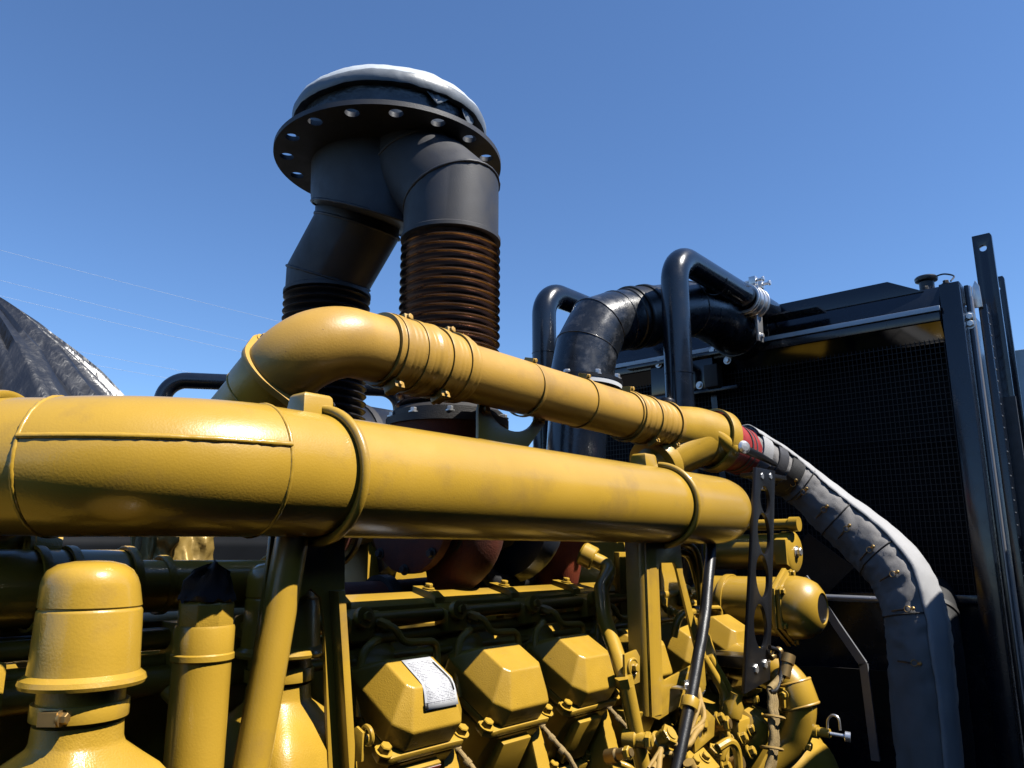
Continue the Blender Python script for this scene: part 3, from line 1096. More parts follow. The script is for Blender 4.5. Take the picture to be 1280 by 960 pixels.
# lower flange, red oxide, on the front and rear turbine outlets
for y in (EF, ER_):
    m = MB().lathe([(.155, 2.455), (.155, 2.473), (.142, 2.475), (.142, 2.49), (.13, 2.50)], (EX, y, 0), Z1, 56)
    fb = part('lower_flange', m, 'dark_iron', t)
    for k in range(10):
        a = 2 * math.pi * k / 10 + .2
        part('bolt', MB().hexbolt((EX + .146 * math.cos(a), y + .146 * math.sin(a), 2.475), Z1, .008, .009), 'zinc', fb, sharp=25)

# film-wrapped cover on top of the flange
t = thing('exhaust_cover', 'white film-wrapped domed cover taped over the black exhaust flange', 'cover', (FC.x, FC.y, FZ + .014))


def crinkle(r, h, a):
    k = noise.noise(V(math.cos(a) * 2.5, math.sin(a) * 2.5, h * 18))
    k2 = noise.noise(V(math.cos(a) * 9, math.sin(a) * 9, h * 30 + 4))
    return r * (1 + .006 * k + .004 * k2), h + .003 * k2 + .003 * k


m = MB().lathe([(.258, .014), (.262, .04), (.256, .07), (.266, .118)], FC, Z1, 120, wob=crinkle)
part('black_wrap', m, 'film_clear', t, sharp=60)
m = MB().lathe([(.266, .100), (.283, .100), (.2870, .108), (.2870, .124), (.283, .132)], FC, Z1, 120, wob=crinkle)
part('grey_rim', m, 'film_band', t, sharp=60)
m = MB().lathe([(.283, .1315), (.279, .142), (.265, .158), (.230, .172), (.17, .182), (.10, .186), (.04, .187), (0, .187)], FC, Z1, 120, wob=crinkle)
part('white_dome', m, 'film_white', t, sharp=60)
for k, (a0, ln) in enumerate(((250, .040), (276, .060), (312, .045))):
    m = MB()
    vs_ = []
    for i in range(7):
        for j in range(4):
            a = R(a0 + i * 2.4)
            h = .108 - ln * (j / 3) * (1 - abs(i - 3) / 4.2)
            r_ = .268 + .008 * noise.noise(V(i * .8, j * .9, k * 3)) + .004
            vs_.append(FC + V(r_ * math.cos(a), r_ * math.sin(a), h))
    fs = [(i * 4 + j, i * 4 + j + 1, i * 4 + j + 5, i * 4 + j + 4) for i in range(6) for j in range(3)]
    o = part('film_shred', m.add(vs_, fs), 'film_band', t, sharp=60)
    sol = o.modifiers.new('thickness', 'SOLIDIFY')
    sol.thickness = .0008

# ------------------------------------------------------------------ turbochargers under the bellows
def turbo(x, y, z, s, label, grp='turbochargers in the vee'):
    t = thing('turbocharger', label, 'turbocharger', (x, y, z - .2), grp)
    m = MB()
    sp = []
    rs = []
    for k in range(34):
        a = R(-80 + 350 * k / 33)
        rr_ = .115 + .012 * k / 33
        sp.append(V(x, y + math.cos(a) * rr_ * s, z + math.sin(a) * rr_))
        rs.append(.030 + .034 * k / 33)
    m.tube(sp, rs, 20)
    part('turbine_volute', m, 'red_oxide', t, sharp=60)
    part('turbine_core', MB().lathe([(.10, -.05), (.12, -.02), (.12, .03), (.10, .07), (.05, .09)], (x, y, z), X1, 40), 'red_oxide', t)
    part('bearing_housing', MB().lathe([(.06, .08), (.075, .09), (.065, .12), (.065, .18), (.08, .19), (.08, .205)], (x, y, z), X1, 32), 'dark_iron', t)
    m = MB().lathe([(.09, .20), (.15, .215), (.165, .25), (.15, .285), (.09, .30), (.085, .36), (.075, .36)], (x, y, z), X1, 40)
    part('compressor_housing', m, 'turbo_blue', t, sharp=50)
    m = MB().lathe([(.10, -.06), (.135, -.10), (.135, -.125), (.118, -.13)], (x, y, z), V(1, 0, 0), 32)
    part('outlet_cone', m, 'red_oxide', t, sharp=40)
    for q in (-.052, .072):
        part('joint_ring', MB().band((x + q, y, z), X1, .118, .014, .012, 40), 'dark_iron', t, bevel=.002)
    for k in range(8):
        a = 2 * math.pi * k / 8
        part('bolt', MB().hexbolt((x - .13, y + .125 * math.cos(a), z + .125 * math.sin(a)), -X1, .009, .009), 'dark_iron', t, sharp=25)
    m = MB().lathe([(.118, .06), (.128, .14), (.150, .235), (.150, 2.455 - z), ], (x, y, z), Z1, 40)
    part('riser', m, 'red_oxide', t, sharp=40)
    return t


turbo(1.36, 1.385, 2.235, 1, 'rusty red turbocharger directly under the front bellows')
turbo(1.36, 1.926, 2.235, -1, 'rusty red turbocharger under the rear bellows, mostly hidden')
# red riser casting seen under the air pipe right of centre
t = thing('exhaust_manifold', 'orange red exhaust manifold casting under the air pipe right of centre', 'manifold', (1.9, 1.5, 1.95))
m = MB().lathe([(.045, -.12), (.062, -.10), (.075, -.03), (.115, .05), (.125, .09), (.14, .09), (.14, .115), (.12, .115)], (1.83, 1.40, 2.165), V(.05, .0, 1), 36)
part('collector_bowl', m, 'red_oxide_bright', t, sharp=40)
m = MB().tube(smooth_path([(.2, 1.47, 2.03), (.8, 1.47, 2.03), (1.3, 1.47, 2.03), (1.88, 1.5, 2.06)], 6), .055, 24)
part('log_pipe', m, 'red_oxide', t)
for x in (.5, .745, .99, 1.235, 1.48):
    part('joint_band', MB().band((x, 1.47, 2.03), X1, .055, .03, .012, 28), 'dark_iron', t)
m = MB().box((1.56, 1.45, 2.12), (.10, .08, .16))
m.box((1.56, 1.45, 2.205), (.18, .10, .02))
part('bracket_stand', m, 'red_oxide', t, bevel=.008)
# woven insulation sleeve
t0 = MB().tube(smooth_path([(1.47, 1.40, 2.14), (1.52, 1.38, 2.085), (1.60, 1.38, 2.07), (1.69, 1.40, 2.085), (1.74, 1.43, 2.13)], 8), .022, 16,
               wob=lambda r, i, a: r * (1 + .18 * noise.noise(V(i * .9, math.cos(a) * 3, math.sin(a) * 3))))
solo('insulation_sleeve', t0, 'fabric_black', 'grey woven insulation sleeve hanging between the red castings', 'sleeve', (1.6, 1.39, 2.05), sharp=60)
# air manifold and plenum beyond, gives the lit yellow glimpses
t = thing('air_plenum', 'yellow air plenum box beyond the turbochargers, glimpsed under the air pipe', 'plenum', (1.7, 1.98, 1.86))
part('plenum_box', MB().box((1.78, 2.02, 2.09), (.5, .26, .42)), 'yellow_cast', t, bevel=.02)
part('plenum_post', MB().box((1.80, 1.62, 2.15), (.035, .05, .50)), 'yellow_cast', t, bevel=.004)
part('plenum_post', MB().box((1.72, 1.66, 2.15), (.02, .05, .44)), 'yellow_cast', t, bevel=.004)

part('aftercooler_box', MB().box((2.08, 1.66, 2.10), (.34, .46, .36)), 'yellow_cast', t, bevel=.02)
t = thing('far_air_pipe', 'matching yellow air pipe on the far side of the engine, nearly hidden', 'pipe', (1.1, 2.30, 2.17))
part('straight_run', MB().lathe([(.0935, -.2), (.0935, 2.15), (.08, 2.22), (.04, 2.25), (0, 2.255)], (0, 2.30, 2.245), X1, 40), 'yellow', t, sharp=60)
for x in (.6, 1.7):
    part('support_leg', MB().box((x, 2.30, 1.98), (.08, .03, .40)), 'yellow', t, bevel=.003)
t = thing('dark_backing', 'near-black panel added in the vee to darken the gap behind the gold foil', 'shield', (.5, 1.8, 1.86))  # made-up panel, its near-black colour supplies the shade in the gap
part('backing_panel', MB().hull([V(x, y, z) for x in (-.2, 1.12) for y, z in ((1.66, 1.86), (1.66, 2.17), (1.72, 2.24), (1.98, 2.24), (2.04, 2.17), (2.04, 1.86))]), 'core_dark', t, bevel=.01)
t = thing('air_cleaner', 'black air cleaner canister on the far side behind the bellows', 'air cleaner', (1.8, 2.5, 1.9))
part('canister', MB().lathe([(.17, 1.42), (.20, 1.45), (.20, 2.42), (.17, 2.45), (.0, 2.46)], (0, 2.48, 2.53), X1, 40), 'black_satin', t, sharp=40)
for x in (1.55, 1.9, 2.25):
    part('band_clamp', MB().band((x, 2.48, 2.53), X1, .20, .03, .006, 40), 'dark_iron', t)
part('pedestal', MB().box((1.85, 2.48, 2.12), (.5, .2, .44)), 'dark_iron', t)

# ------------------------------------------------------------------ radiator
XR = 3.40
t = thing('radiator', 'tall dark navy radiator with a wire mesh guard standing behind the engine', 'radiator', (3.9, 1.65, .485))
YA, YB = .60, 2.70
part('core', MB().box((3.80, 1.65, 1.80), (.40, 1.96, 2.55)), 'core_dark', t)
part('front_post', MB().box((3.435, .597, 1.85), (.07, .075, 2.73)), 'navy', t, bevel=.006)
part('front_post', MB().box((3.435, 2.703, 1.86), (.07, .075, 2.75)), 'navy', t, bevel=.006)
part('side_panel', MB().box((3.87, .63, 1.86), (.80, .02, 2.74)), 'navy', t)
part('side_panel', MB().box((3.87, 2.67, 1.86), (.80, .02, 2.74)), 'navy', t)
# top tank, its sloping front plate and the raised lip
part('top_tank', MB().hull([V(x, y, z) for y in (.64, 2.66) for x, z in ((3.42, 3.118), (3.46, 3.225), (4.25, 3.225), (4.25, 3.10))]), 'navy', t, bevel=.006)
m = MB().plate([(.70, 3.215), (.836, 3.288), (2.46, 3.288), (2.60, 3.215)], [], (3.452, 0, 0), Y1, Z1, .010)
part('raised_lip', m, 'navy', t, bevel=.001)
part('top_rail', MB().box((3.405, 1.65, 3.088), (.030, 2.02, .050)), 'navy', t, bevel=.003)
part('white_seal', MB().box((3.385, 1.65, 3.112), (.014, 2.03, .021)), 'seal_white', t, bevel=.002)
m = MB().hull([V(x, y, z) for y in (.642, 2.658) for x, z in ((3.402, 3.062), (3.408, 3.062), (3.452, 2.985), (3.446, 2.985))])
part('polished_shroud', m, 'gloss_black', t)
# mesh guard
m = MB()
y0, y1, z0, z1 = .645, 2.655, 1.98, 3.045
XM = 3.437
k = 0
y = y0
while y < y1:
    m.box((XM, y, (z0 + z1) / 2), (.002, .0022, z1 - z0))
    y += .0180
z = z0
while z < z1:
    m.box((XM - .003, (y0 + y1) / 2, z), (.002, y1 - y0, .0022))
    z += .0240
part('mesh_guard', m, 'mesh_wire', t, kind='stuff')
part('mesh_frame', MB().box((3.437, 1.65, 1.975), (.03, 2.03, .03)), 'navy', t, bevel=.003)
for y in (1.35, 1.99):
    part('mesh_stiffener', MB().box((3.452, y, 2.5), (.02, .025, 1.1)), 'core_dark', t)
part('mesh_crossbar', MB().box((3.452, 1.0, 2.62), (.015, .70, .045)), 'core_dark', t)
# lower shroud panels
part('lower_panel', MB().box((3.50, 1.65, 1.22), (.06, 2.04, 1.45)), 'navy', t)
m = MB().bar((3.425, 1.66, 3.0), (3.425, 1.60, 2.0), .03, .012, up=(0, 1, 0))
part('diagonal_stay', m, 'navy', t)
# right side: rods, hinge hardware, narrow side guard
part('corner_angle', MB().box((3.49, .548, 1.86), (.05, .016, 2.7)), 'navy', t, bevel=.003)
part('edge_rod', MB().tube([(3.475, .538, .55), (3.475, .538, 3.16)], .009, 12), 'steel_rod', t)
part('hinge_plate', MB().box((3.50, .560, 3.175), (.030, .05, .075)), 'zinc', t, bevel=.003)
for z in (3.075, 3.045):
    part('bolt', MB().hexbolt((3.462, .548, z), -X1, .014, .014), 'zinc', t, sharp=25)
part('hinge_clip', MB().hull([V(x, y, z) for x in (3.505, 3.515) for y, z in ((.535, 3.12), (.505, 3.12), (.508, 3.21), (.520, 3.235), (.532, 3.21))]), 'zinc', t, bevel=.002)
m = MB()
m.box((3.62, .508, 1.86), (.20, .03, 2.55))
part('side_guard_frame', m, 'navy', t, bevel=.004)
m = MB()
for k in range(52):
    m.box((3.535, .500, .70 + k * .047), (.022, .018, .004))
part('side_guard_wires', m, 'steel_rod', t, kind='stuff')
# lifting lugs
for x, ztop, y in ((3.64, 3.465, .492), (4.28, 3.465, .545)):
    m = MB().plate([(-.036, -2.9), (.036, -2.9), (.036, -.012), (.03, 0), (-.036, .0)], [circ(0, -.062, .0135, 20)], (x, y, ztop), V(.0, -1, .0), Z1, .02)
    part('lifting_post', m, 'navy', t, bevel=.002)
part('dusty_cover_plate', MB().box((3.618, .478, 2.15), (.012, .055, 1.22)), 'tape_dark', t)
m = MB().lathe([(.030, -.04), (.030, .045), (.044, .050), (.046, .058), (.046, .064), (.040, .070), (.012, .072), (0, .072)], (3.60, .715, 3.252), Z1, 32)
cap = part('filler_cap', m, 'black_satin', t)
part('cap_cable', MB().tube(smooth_path([(3.60, .680, 3.316), (3.58, .64, 3.312), (3.55, .60, 3.285), (3.50, .605, 3.25)], 6), .0035, 8), 'black_rubber', cap)
for x, y in ((3.50, .700), (3.47, .618)):
    part('bolt', MB().hexbolt((x, y, 3.232), Z1, .012, .014), 'dark_iron', t, sharp=25)
# inlet block on the tank behind the black pipes: gold reflecting access plate and studs
part('inlet_plate', MB().box((3.385, 1.80, 3.00), (.016, .34, .16)), 'gloss_black', t, bevel=.003)
for z in (3.085, 2.905):
    part('inlet_rib', MB().box((3.375, 1.80, z), (.035, .60, .018)), 'navy', t, bevel=.003)
part('inlet_block', MB().box((3.36, 1.62, 2.97), (.06, .07, .11)), 'dark_iron', t, bevel=.006)
for y, z in ((1.56, 3.20), (1.52, 3.10), (1.62, 3.10), (1.44, 3.12), (1.92, 3.08), (1.80, 2.92), (1.70, 2.94), (1.55, 3.04)):
    part('bolt', MB().hexbolt((3.372, y, z), -X1, .013, .010), 'zinc', t, sharp=25)

# unseen box added right of the frame to shade the lower hose
t = thing('hose_shade_box', 'dark navy box added just beyond the right edge to shade the hose', 'enclosure', (2.9, -.5, 0))
part('body', MB().box((3.20, -.45, 1.40), (1.24, 1.1, 2.80)), 'navy', t, bevel=.02)
part('door', MB().box((2.568, -.45, 1.4), (.03, .9, 2.4)), 'navy', t, bevel=.006)

# background enclosure at the far right edge
t = thing('enclosure', 'pale blue grey equipment enclosure at the far right edge behind the radiator', 'enclosure', (10.6, .6, 0))
part('body', MB().box((10.6, .35, 2.1), (2.6, 1.7, 4.2)), 'container_paint', t, bevel=.02)
part('corner_post', MB().box((9.29, 1.19, 2.1), (.10, .08, 4.22)), 'container_paint', t, bevel=.01)
part('corner_casting', MB().box((9.28, 1.19, 4.24), (.16, .14, .10)), 'zinc', t, bevel=.01)

# ------------------------------------------------------------------ black coolant pipes and charge duct
t = thing('black_pipe', 'glossy black bent pipe nearest the radiator with a zinc clamp', 'pipe', (2.505, 1.342, 2.0))
path = fillet([(2.50, 1.345, 1.95), (2.51, 1.345, 3.262), (3.42, 1.345, 3.252)], .115, 12)
part('bent_tube', MB().tube(path, .052, 40), 'navy', t, sharp=60)
part('weld_ring', MB().torus((2.507, 1.345, 2.79), Z1, .052, .002, 40, 6), 'navy', t)
part('weld_ring', MB().torus((2.86, 1.345, 3.242), X1, .052, .002, 40, 6), 'navy', t)
m = MB().band((3.20, 1.345, 3.246), X1, .053, .12, .014, 40)
cl = part('coupling', m, 'zinc', t, bevel=.004)
for dx in (-.045, .0, .045):
    part('coupling_rib', MB().torus((3.20 + dx, 1.345, 3.246), X1, .068, .005, 40, 8), 'zinc', cl)
for dx in (-.035, .035):
    m = MB().box((3.20 + dx, 1.31, 3.325), (.03, .03, .035))
    m.tube([(3.20 + dx, 1.27, 3.325), (3.20 + dx, 1.35, 3.325)], .007, 10)
    m.hexbolt((3.20 + dx, 1.27, 3.325), -Y1, .012, .010, False)
    part('coupling_bolt', m, 'zinc', cl, bevel=.002)
m = MB().plate([(-.03, 0), (.03, 0), (.025, -.12), (-.025, -.12)], [], (3.24, 1.335, 3.185), X1, Z1, .012)
m.hexbolt((3.24, 1.323, 3.09), -Y1, .012, .010)
part('hanger_plate', m, 'zinc', t, bevel=.002)
m = MB().hull([V(3.30, 1.34, 3.20), V(3.46, 1.34, 3.20), V(3.30, 1.33, 3.20), V(3.46, 1.33, 3.20), V(3.30, 1.34, 3.27), V(3.30, 1.33, 3.27), V(3.32, 1.34, 3.27), V(3.32, 1.33, 3.27)])
part('gusset', m, 'navy', t)
part('support_shelf', MB().box((3.36, 1.24, 3.196), (.12, .30, .008)), 'navy', t)

t = thing('black_pipe', 'glossy black bent pipe farther left behind the black air duct', 'pipe', (2.52, 1.98, 2.0))
path = fillet([(2.52, 1.985, 1.95), (2.52, 1.985, 3.262), (3.42, 1.985, 3.270)], .115, 12)
part('bent_tube', MB().tube(path, .052, 40), 'navy', t, sharp=60)
part('weld_ring', MB().torus((2.52, 1.985, 2.98), Z1, .052, .002, 40, 6), 'navy', t)

t = thing('air_duct', 'worn black mitred air duct rising from a white-gasketed flange to the radiator', 'duct', (2.28, 1.65, 2.3))
path = [V(2.250, 1.640, 2.30), V(2.262, 1.640, 2.50), V(2.288, 1.635, 2.75), V(2.325, 1.628, 2.900), V(2.380, 1.612, 2.996), V(2.470, 1.590, 3.036), V(2.87, 1.490, 3.160), V(3.02, 1.475, 3.180), V(3.42, 1.475, 3.155)]
part('mitred_tube', MB().tube(path[2:], .118, 48), 'navy_worn', t, sharp=12)
rings = tube_rings(path[2:], .118, 60)
for i in (1, 2, 3, 4):
    part('weld_bead', MB().tube(rings[i], beadr(60, .0026, .6, i + 20), 6, closed=True), 'navy_worn', t, sharp=60)
dax = (path[6] - path[5]).normalized()
for q in (.09, .17):
    part('hose_clamp', MB().band(path[5] + dax * q, dax, .122, .018, .007, 48), 'black_satin', t, bevel=.002)
part('rubber_sleeve', MB().lathe([(.118, 0), (.1225, .004), (.1225, .15), (.118, .154)], path[5] + dax * .055, dax, 48), 'black_rubber', t)
part('end_collar', MB().band((3.33, 1.475, 3.161), (1, 0, -.06), .118, .04, .010, 48), 'navy_worn', t, bevel=.003)
part('lower_flange', MB().lathe([(.120, 0), (.158, .0), (.158, .014), (.125, .020)], (2.286, 1.635, 2.750), (.05, 0, 1), 48), 'black_satin', t)
part('gasket', MB().lathe([(.10, -.016), (.156, -.016), (.156, .0), (.10, .0)], (2.286, 1.635, 2.749), (.05, 0, 1), 48), 'gasket_white', t)
for k in range(8):
    a = 2 * math.pi * k / 8 + .3
    part('bolt', MB().hexbolt((2.286 + .142 * math.cos(a), 1.635 + .142 * math.sin(a), 2.765), Z1, .012, .016), 'zinc', t, sharp=25)
part('lower_tube', MB().tube(path[:2] + [V(2.285, 1.636, 2.742)], .108, 40), 'navy', t)

# third black loop on the far side of the engine, left
t = thing('black_pipe', 'black bent pipe end on the far side left of the coolant elbow', 'pipe', (1.42, 3.15, 0))
path = fillet([(1.435, 3.14, .0), (1.435, 3.14, 2.850), (2.2, 2.55, 2.850), (2.3, 2.5, 2.0)], .09, 10)
part('bent_tube', MB().tube(path, .034, 32), 'navy', t, sharp=60)

# ------------------------------------------------------------------ insulated hose
t = thing('insulated_hose', 'grey fabric-jacketed hose curving down in front of the radiator', 'hose', (2.77, .70, .15))
hp = smooth_path([(2.50, 1.123, 2.496), (2.66, 1.077, 2.444), (2.74, 1.017, 2.381), (2.79, .921, 2.276), (2.81, .816, 2.168), (2.80, .735, 2.066), (2.78, .700, 1.939), (2.77, .698, 1.783), (2.77, .705, 1.50), (2.77, .705, 1.0), (2.77, .705, .15)], 12)
NH = len(hp)


def wrink(r, i, a):
    k = noise.noise(V(i * .16, math.cos(a) * 1.3, math.sin(a) * 1.3))
    k2 = noise.noise(V(i * .5, math.cos(a) * 2.8 + 7, math.sin(a) * 2.8))
    k3 = noise.noise(V(i * .9 + 3, math.cos(a) * 1.1, math.sin(a) * 1.1))
    k4 = 1 - abs(noise.noise(V(i * .32 + math.cos(a) * 1.4, math.sin(a) * 1.6, 8.0)))
    return r * (1 + .05 * k + .05 * k2 + .03 * k3 + .05 * (k4 ** 6 - .4))


rs = [.080 - .0004 * min(i, 20) if i < 28 else min(.090, .072 + .0009 * (i - 28)) for i in range(NH)]
part('fabric_jacket', MB().tube(hp, rs, 80, wob=wrink), 'fabric_grey', t, sharp=70)


def hframe(i):
    i = max(1, min(NH - 2, i))
    d = (hp[i + 1] - hp[i - 1]).normalized()
    side = V(.80, -.55, .30)
    side = (side - d * side.dot(d)).normalized()
    return d, side, d.cross(side)


# seam flap: lit strip along the sun side, gathered edge
m = MB()
vs_ = []
nseg = 84
cols = 9
for k in range(nseg + 1):
    q = k / nseg * (NH * .80)
    i = int(q)
    fr = q - i
    c = hp[i].lerp(hp[min(i + 1, NH - 1)], fr)
    d, s, n_ = hframe(i)
    up = V(-.12, -.42, 1.0)
    up = (up - d * up.dot(d))
    up = up.normalized() if up.length > .2 else s
    wdir = d.cross(up)
    for j in range(cols):
        a = -.58 + 1.16 * j / (cols - 1)
        rr_ = rs[min(i, NH - 1)] * 1.055 + .0035 + (.0016 * math.sin(k * 2.1) if j in (0, cols - 1) else 0) + .003 * noise.noise(V(k * .35, j * .5, 2))
        vs_.append(c + (up * math.cos(a) + wdir * math.sin(a)) * rr_)
fs = [(k * cols + j, k * cols + j + 1, (k + 1) * cols + j + 1, (k + 1) * cols + j) for k in range(nseg) for j in range(cols - 1)]
o = part('seam_flap', m.add(vs_, fs), 'fabric_silver', t, sharp=70)
sol = o.modifiers.new('thickness', 'SOLIDIFY')
sol.thickness = .004
# dark wrap bands near the coupling
for i, w, mm in ((3, .05, 'fabric_silver'), (9, .045, 'tape_dark'), (17, .05, 'fabric_black')):
    d, s, n_ = hframe(i)
    m = MB().tube([hp[i] - d * w / 2, hp[i], hp[i] + d * w / 2], rs[i] * 1.05 + .003, 48, wob=lambda r, k, a: r * (1 + .02 * noise.noise(V(k, math.cos(a) * 2, math.sin(a) * 2))))
    part('wrap_band', m, mm, t, sharp=60)
# stitched seams round the jacket
hrings = tube_rings(hp, [q * 1.012 for q in rs], 80, wob=wrink)
for i in (14, 24, 37, 52, 71):
    part('stitched_seam', MB().tube(hrings[i], .0026, 6, closed=True), 'fabric_black', t, sharp=60)
# lacing hooks with wire rings down the camera side
for i in (19, 25, 33, 41, 50, 60, 70, 82):
    d, s, n_ = hframe(i)
    toc = (V(0, 0, 2.15) - hp[i])
    toc = (toc - d * toc.dot(d)).normalized()
    sd_ = d.cross(toc).normalized()
    a = -.10
    sd_ = -sd_
    r_ = rs[i] * 1.075
    q = hp[i] + (toc * math.cos(a) + sd_ * math.sin(a)) * r_
    m = MB().torus(q - sd_ * .004, toc, .009, .0014, 20, 6)
    hk = part('lacing_ring', m, 'brass_ring', t)
    part('lacing_stud', MB().lathe([(.006, 0), (.006, .004), (.003, .006), (0, .006)], q + sd_ * .012, toc, 14), 'brass_ring', hk)
    pts = []
    for k in range(6):
        b = a - .12 - .085 * k
        pts.append(hp[i] + (toc * math.cos(b) + sd_ * math.sin(b)) * (r_ * 1.0 + .001))
    part('lacing_wire', MB().tube(pts, .0028, 8), 'black_rubber', hk)

# red silicone coupling between the yellow outlet and the jacket
t = thing('red_coupling', 'red silicone hose coupling between the yellow outlet and the grey hose', 'coupling', (2.31, 1.09, 2.41))
cA = V(2.270, 1.110, 2.500)
cB = V(2.520, 1.124, 2.484)
prof = [(.078, 0)] + [(.080 + .0012 * math.sin(k * 1.3), (cB - cA).length * k / 24) for k in range(25)]
part('silicone_hose', MB().lathe(prof, cA, cB - cA, 48), 'red_rubber', t, sharp=60)
for f_ in (.56, .70):
    part('dark_stripe', MB().band(cA.lerp(cB, f_), cB - cA, .0808, .010, .0012, 48), 'tape_dark', t)
part('clamp_band', MB().band(cA.lerp(cB, .96), cB - cA, .081, .030, .004, 48), 'black_satin', t)
m = MB().tube([(2.268, 1.008, 2.462), (2.380, 1.005, 2.450), (2.52, 1.012, 2.435)], [.014, .012, .008], 12)
part('clamp_arm', m, 'black_satin', t)
m = MB().lathe([(.018, 0), (.020, .004), (.020, .012), (.013, .018), (0, .019)], (2.262, 1.008, 2.464), V(-.55, -.8, .1), 24)
part('pivot_bolt', m, 'zinc', t)
m = MB().hull([V(2.36, 1.0, 2.40), V(2.41, .985, 2.40), V(2.36, 1.02, 2.40), V(2.41, 1.0, 2.40), V(2.345, .985, 2.34), V(2.40, .97, 2.335), V(2.40, .985, 2.335), V(2.345, 1.0, 2.34)])
part('clip_plate', m, 'zinc', t, bevel=.002)

# black stay plate with lightening holes
t = thing('stay_plate', 'black upright stay plate with large lightening holes below the hose', 'plate', (2.06, .92, 1.80))
cx = lambda z: 2.0405 + (z - 1.82) * (2.1805 - 2.0405) / .54
out = [(cx(1.80) - .082, 1.80), (cx(1.80) + .078, 1.815), (cx(2.37) + .068, 2.385), (cx(2.37) - .068, 2.385)]
hl = [circ(cx(z), z, .042, 24, .058) for z in (1.955, 2.085, 2.20)] + [circ(cx(2.295), 2.295, .034, 20, .04)]
m = MB().plate(out, hl, (0, .915, 0), X1, Z1, .010)
part('holed_plate', m, 'black_satin', t, bevel=.0015)
m = MB().hull([V(cx(1.80) - .082, .915, 1.80), V(cx(1.80) + .078, .915, 1.815), V(cx(1.80) - .082, .925, 1.80), V(cx(1.80) + .078, .925, 1.815), V(cx(1.80) - .06, .885, 1.845), V(cx(1.80) + .07, .885, 1.855), V(cx(1.80) - .06, .893, 1.85), V(cx(1.80) + .07, .893, 1.86)])
for x, z in ((cx(1.85) - .022, 1.852), (cx(1.85) + .036, 1.858)):
    part('bolt', MB().hexbolt((x, .914, z), -Y1, .012, .012), 'zinc', t, sharp=25)
for x, z in ((cx(2.36) - .03, 2.362), (cx(2.36) + .03, 2.366)):
    part('bolt', MB().hexbolt((x, .914, z), -Y1, .010, .010), 'zinc', t, sharp=25)
part('back_arm', MB().box((2.10, 1.0, 1.86), (.10, .16, .03)), 'black_satin', t, bevel=.003)
part('top_arm', MB().box((2.27, .95, 2.372), (.18, .07, .012)), 'black_satin', t, bevel=.002)

# second dark hose beside the radiator, lower right
t = thing('dark_hose', 'black jacketed hose in deep shade right of the grey hose', 'hose', (3.17, .71, .2))
hp2 = smooth_path([(3.46, .80, 1.98), (3.36, .78, 1.95), (3.27, .76, 1.87), (3.23, .75, 1.76), (3.22, .75, 1.5), (3.21, .75, .9), (3.21, .75, .2)], 8)
part('jacket', MB().tube(hp2, .085, 36, wob=lambda r, i, a: r * (1 + .05 * noise.noise(V(i * .4, math.cos(a) * 2, math.sin(a) * 2)))), 'fabric_black', t, sharp=60)
part('clamp_band', MB().band(hp2[12], hp2[13] - hp2[11], .085, .02, .005, 36), 'dark_iron', t)

# fan drive stays in the gap
solo('tie_rod', MB().tube([(3.20, 1.35, 1.976), (3.20, .72, 1.972)], .0125, 16), 'steel_rod', 'pale steel tie rod crossing the dark gap in front of the radiator', 'rod', (3.2, 1.0, 1.96))
m = MB().bar((3.2, 1.20, 2.05), (3.2, 1.0, 1.735), .03, .012, up=(0, 1, .3))
m.bar((3.2, 1.0, 1.738), (3.2, .988, 1.40), .03, .012, up=(0, 1, 0))
solo('bent_stay', m, 'steel_rod', 'bent grey steel stay below the tie rod in the dark gap', 'stay', (3.2, 1.0, 1.4))
t = thing('cooling_fan', 'black belt-driven cooling fan in the dark gap before the radiator', 'fan', (3.25, 1.65, 1.0))
part('hub', MB().lathe([(.15, 0), (.15, .05), (.08, .06), (.08, .12)], (3.24, 1.65, 1.62), X1, 32), 'dark_iron', t)
for k in range(8):
    a = 2 * math.pi * k / 8
    d = V(0, math.cos(a), math.sin(a))
    q = V(0, -math.sin(a), math.cos(a))
    c = V(3.28, 1.65, 1.62)
    m = MB().hull([c + d * r_ + (q * math.cos(.5) + X1 * math.sin(.5)) * (w * s_) + X1 * e for r_, w in ((.12, .05), (.45, .10), (.76, .11)) for s_ in (-1, 1) for e in (0, .006)])
    part('blade', m, 'dark_iron', t)

# ------------------------------------------------------------------ round coolers at the engine end
t = thing('oil_cooler', 'round yellow cooler with hexagonal flange and domed end, right of the heads', 'cooler', (2.45, 1.05, 1.85))
ca = V(2.45, 1.25, 1.983)
m = MB().lathe([(.090, 0), (.090, .26)], ca, -Y1, 56)
part('barrel', m, 'yellow', t)
part('barrel_ring', MB().band((2.45, 1.165, 1.983), Y1, .09, .02, .006, 56), 'yellow', t, bevel=.002)
m = MB().plate([(.118 * math.cos(R(60 * k + 90)), .118 * math.sin(R(60 * k + 90))) for k in range(6)], [], (2.45, .988, 1.983), X1, Z1, .014)
m.plate([(.112 * math.cos(R(60 * k + 90)), .112 * math.sin(R(60 * k + 90))) for k in range(6)], [], (2.45, .973, 1.983), X1, Z1, .014)
part('hex_flange', m, 'yellow_cast', t, bevel=.003)
m = MB().lathe([(.094, .277), (.096, .30), (.090, .335), (.076, .362), (.056, .378), (.046, .382), (.044, .376), (0, .376)], ca, -Y1, 56)
part('domed_end', m, 'yellow', t, sharp=40)
part('port_dark_disc', MB().lathe([(.043, .3762), (.043, .3785), (0, .3785)], ca, -Y1, 40), 'black_satin', t)  # flat black disc, the shade of the recess put in as colour
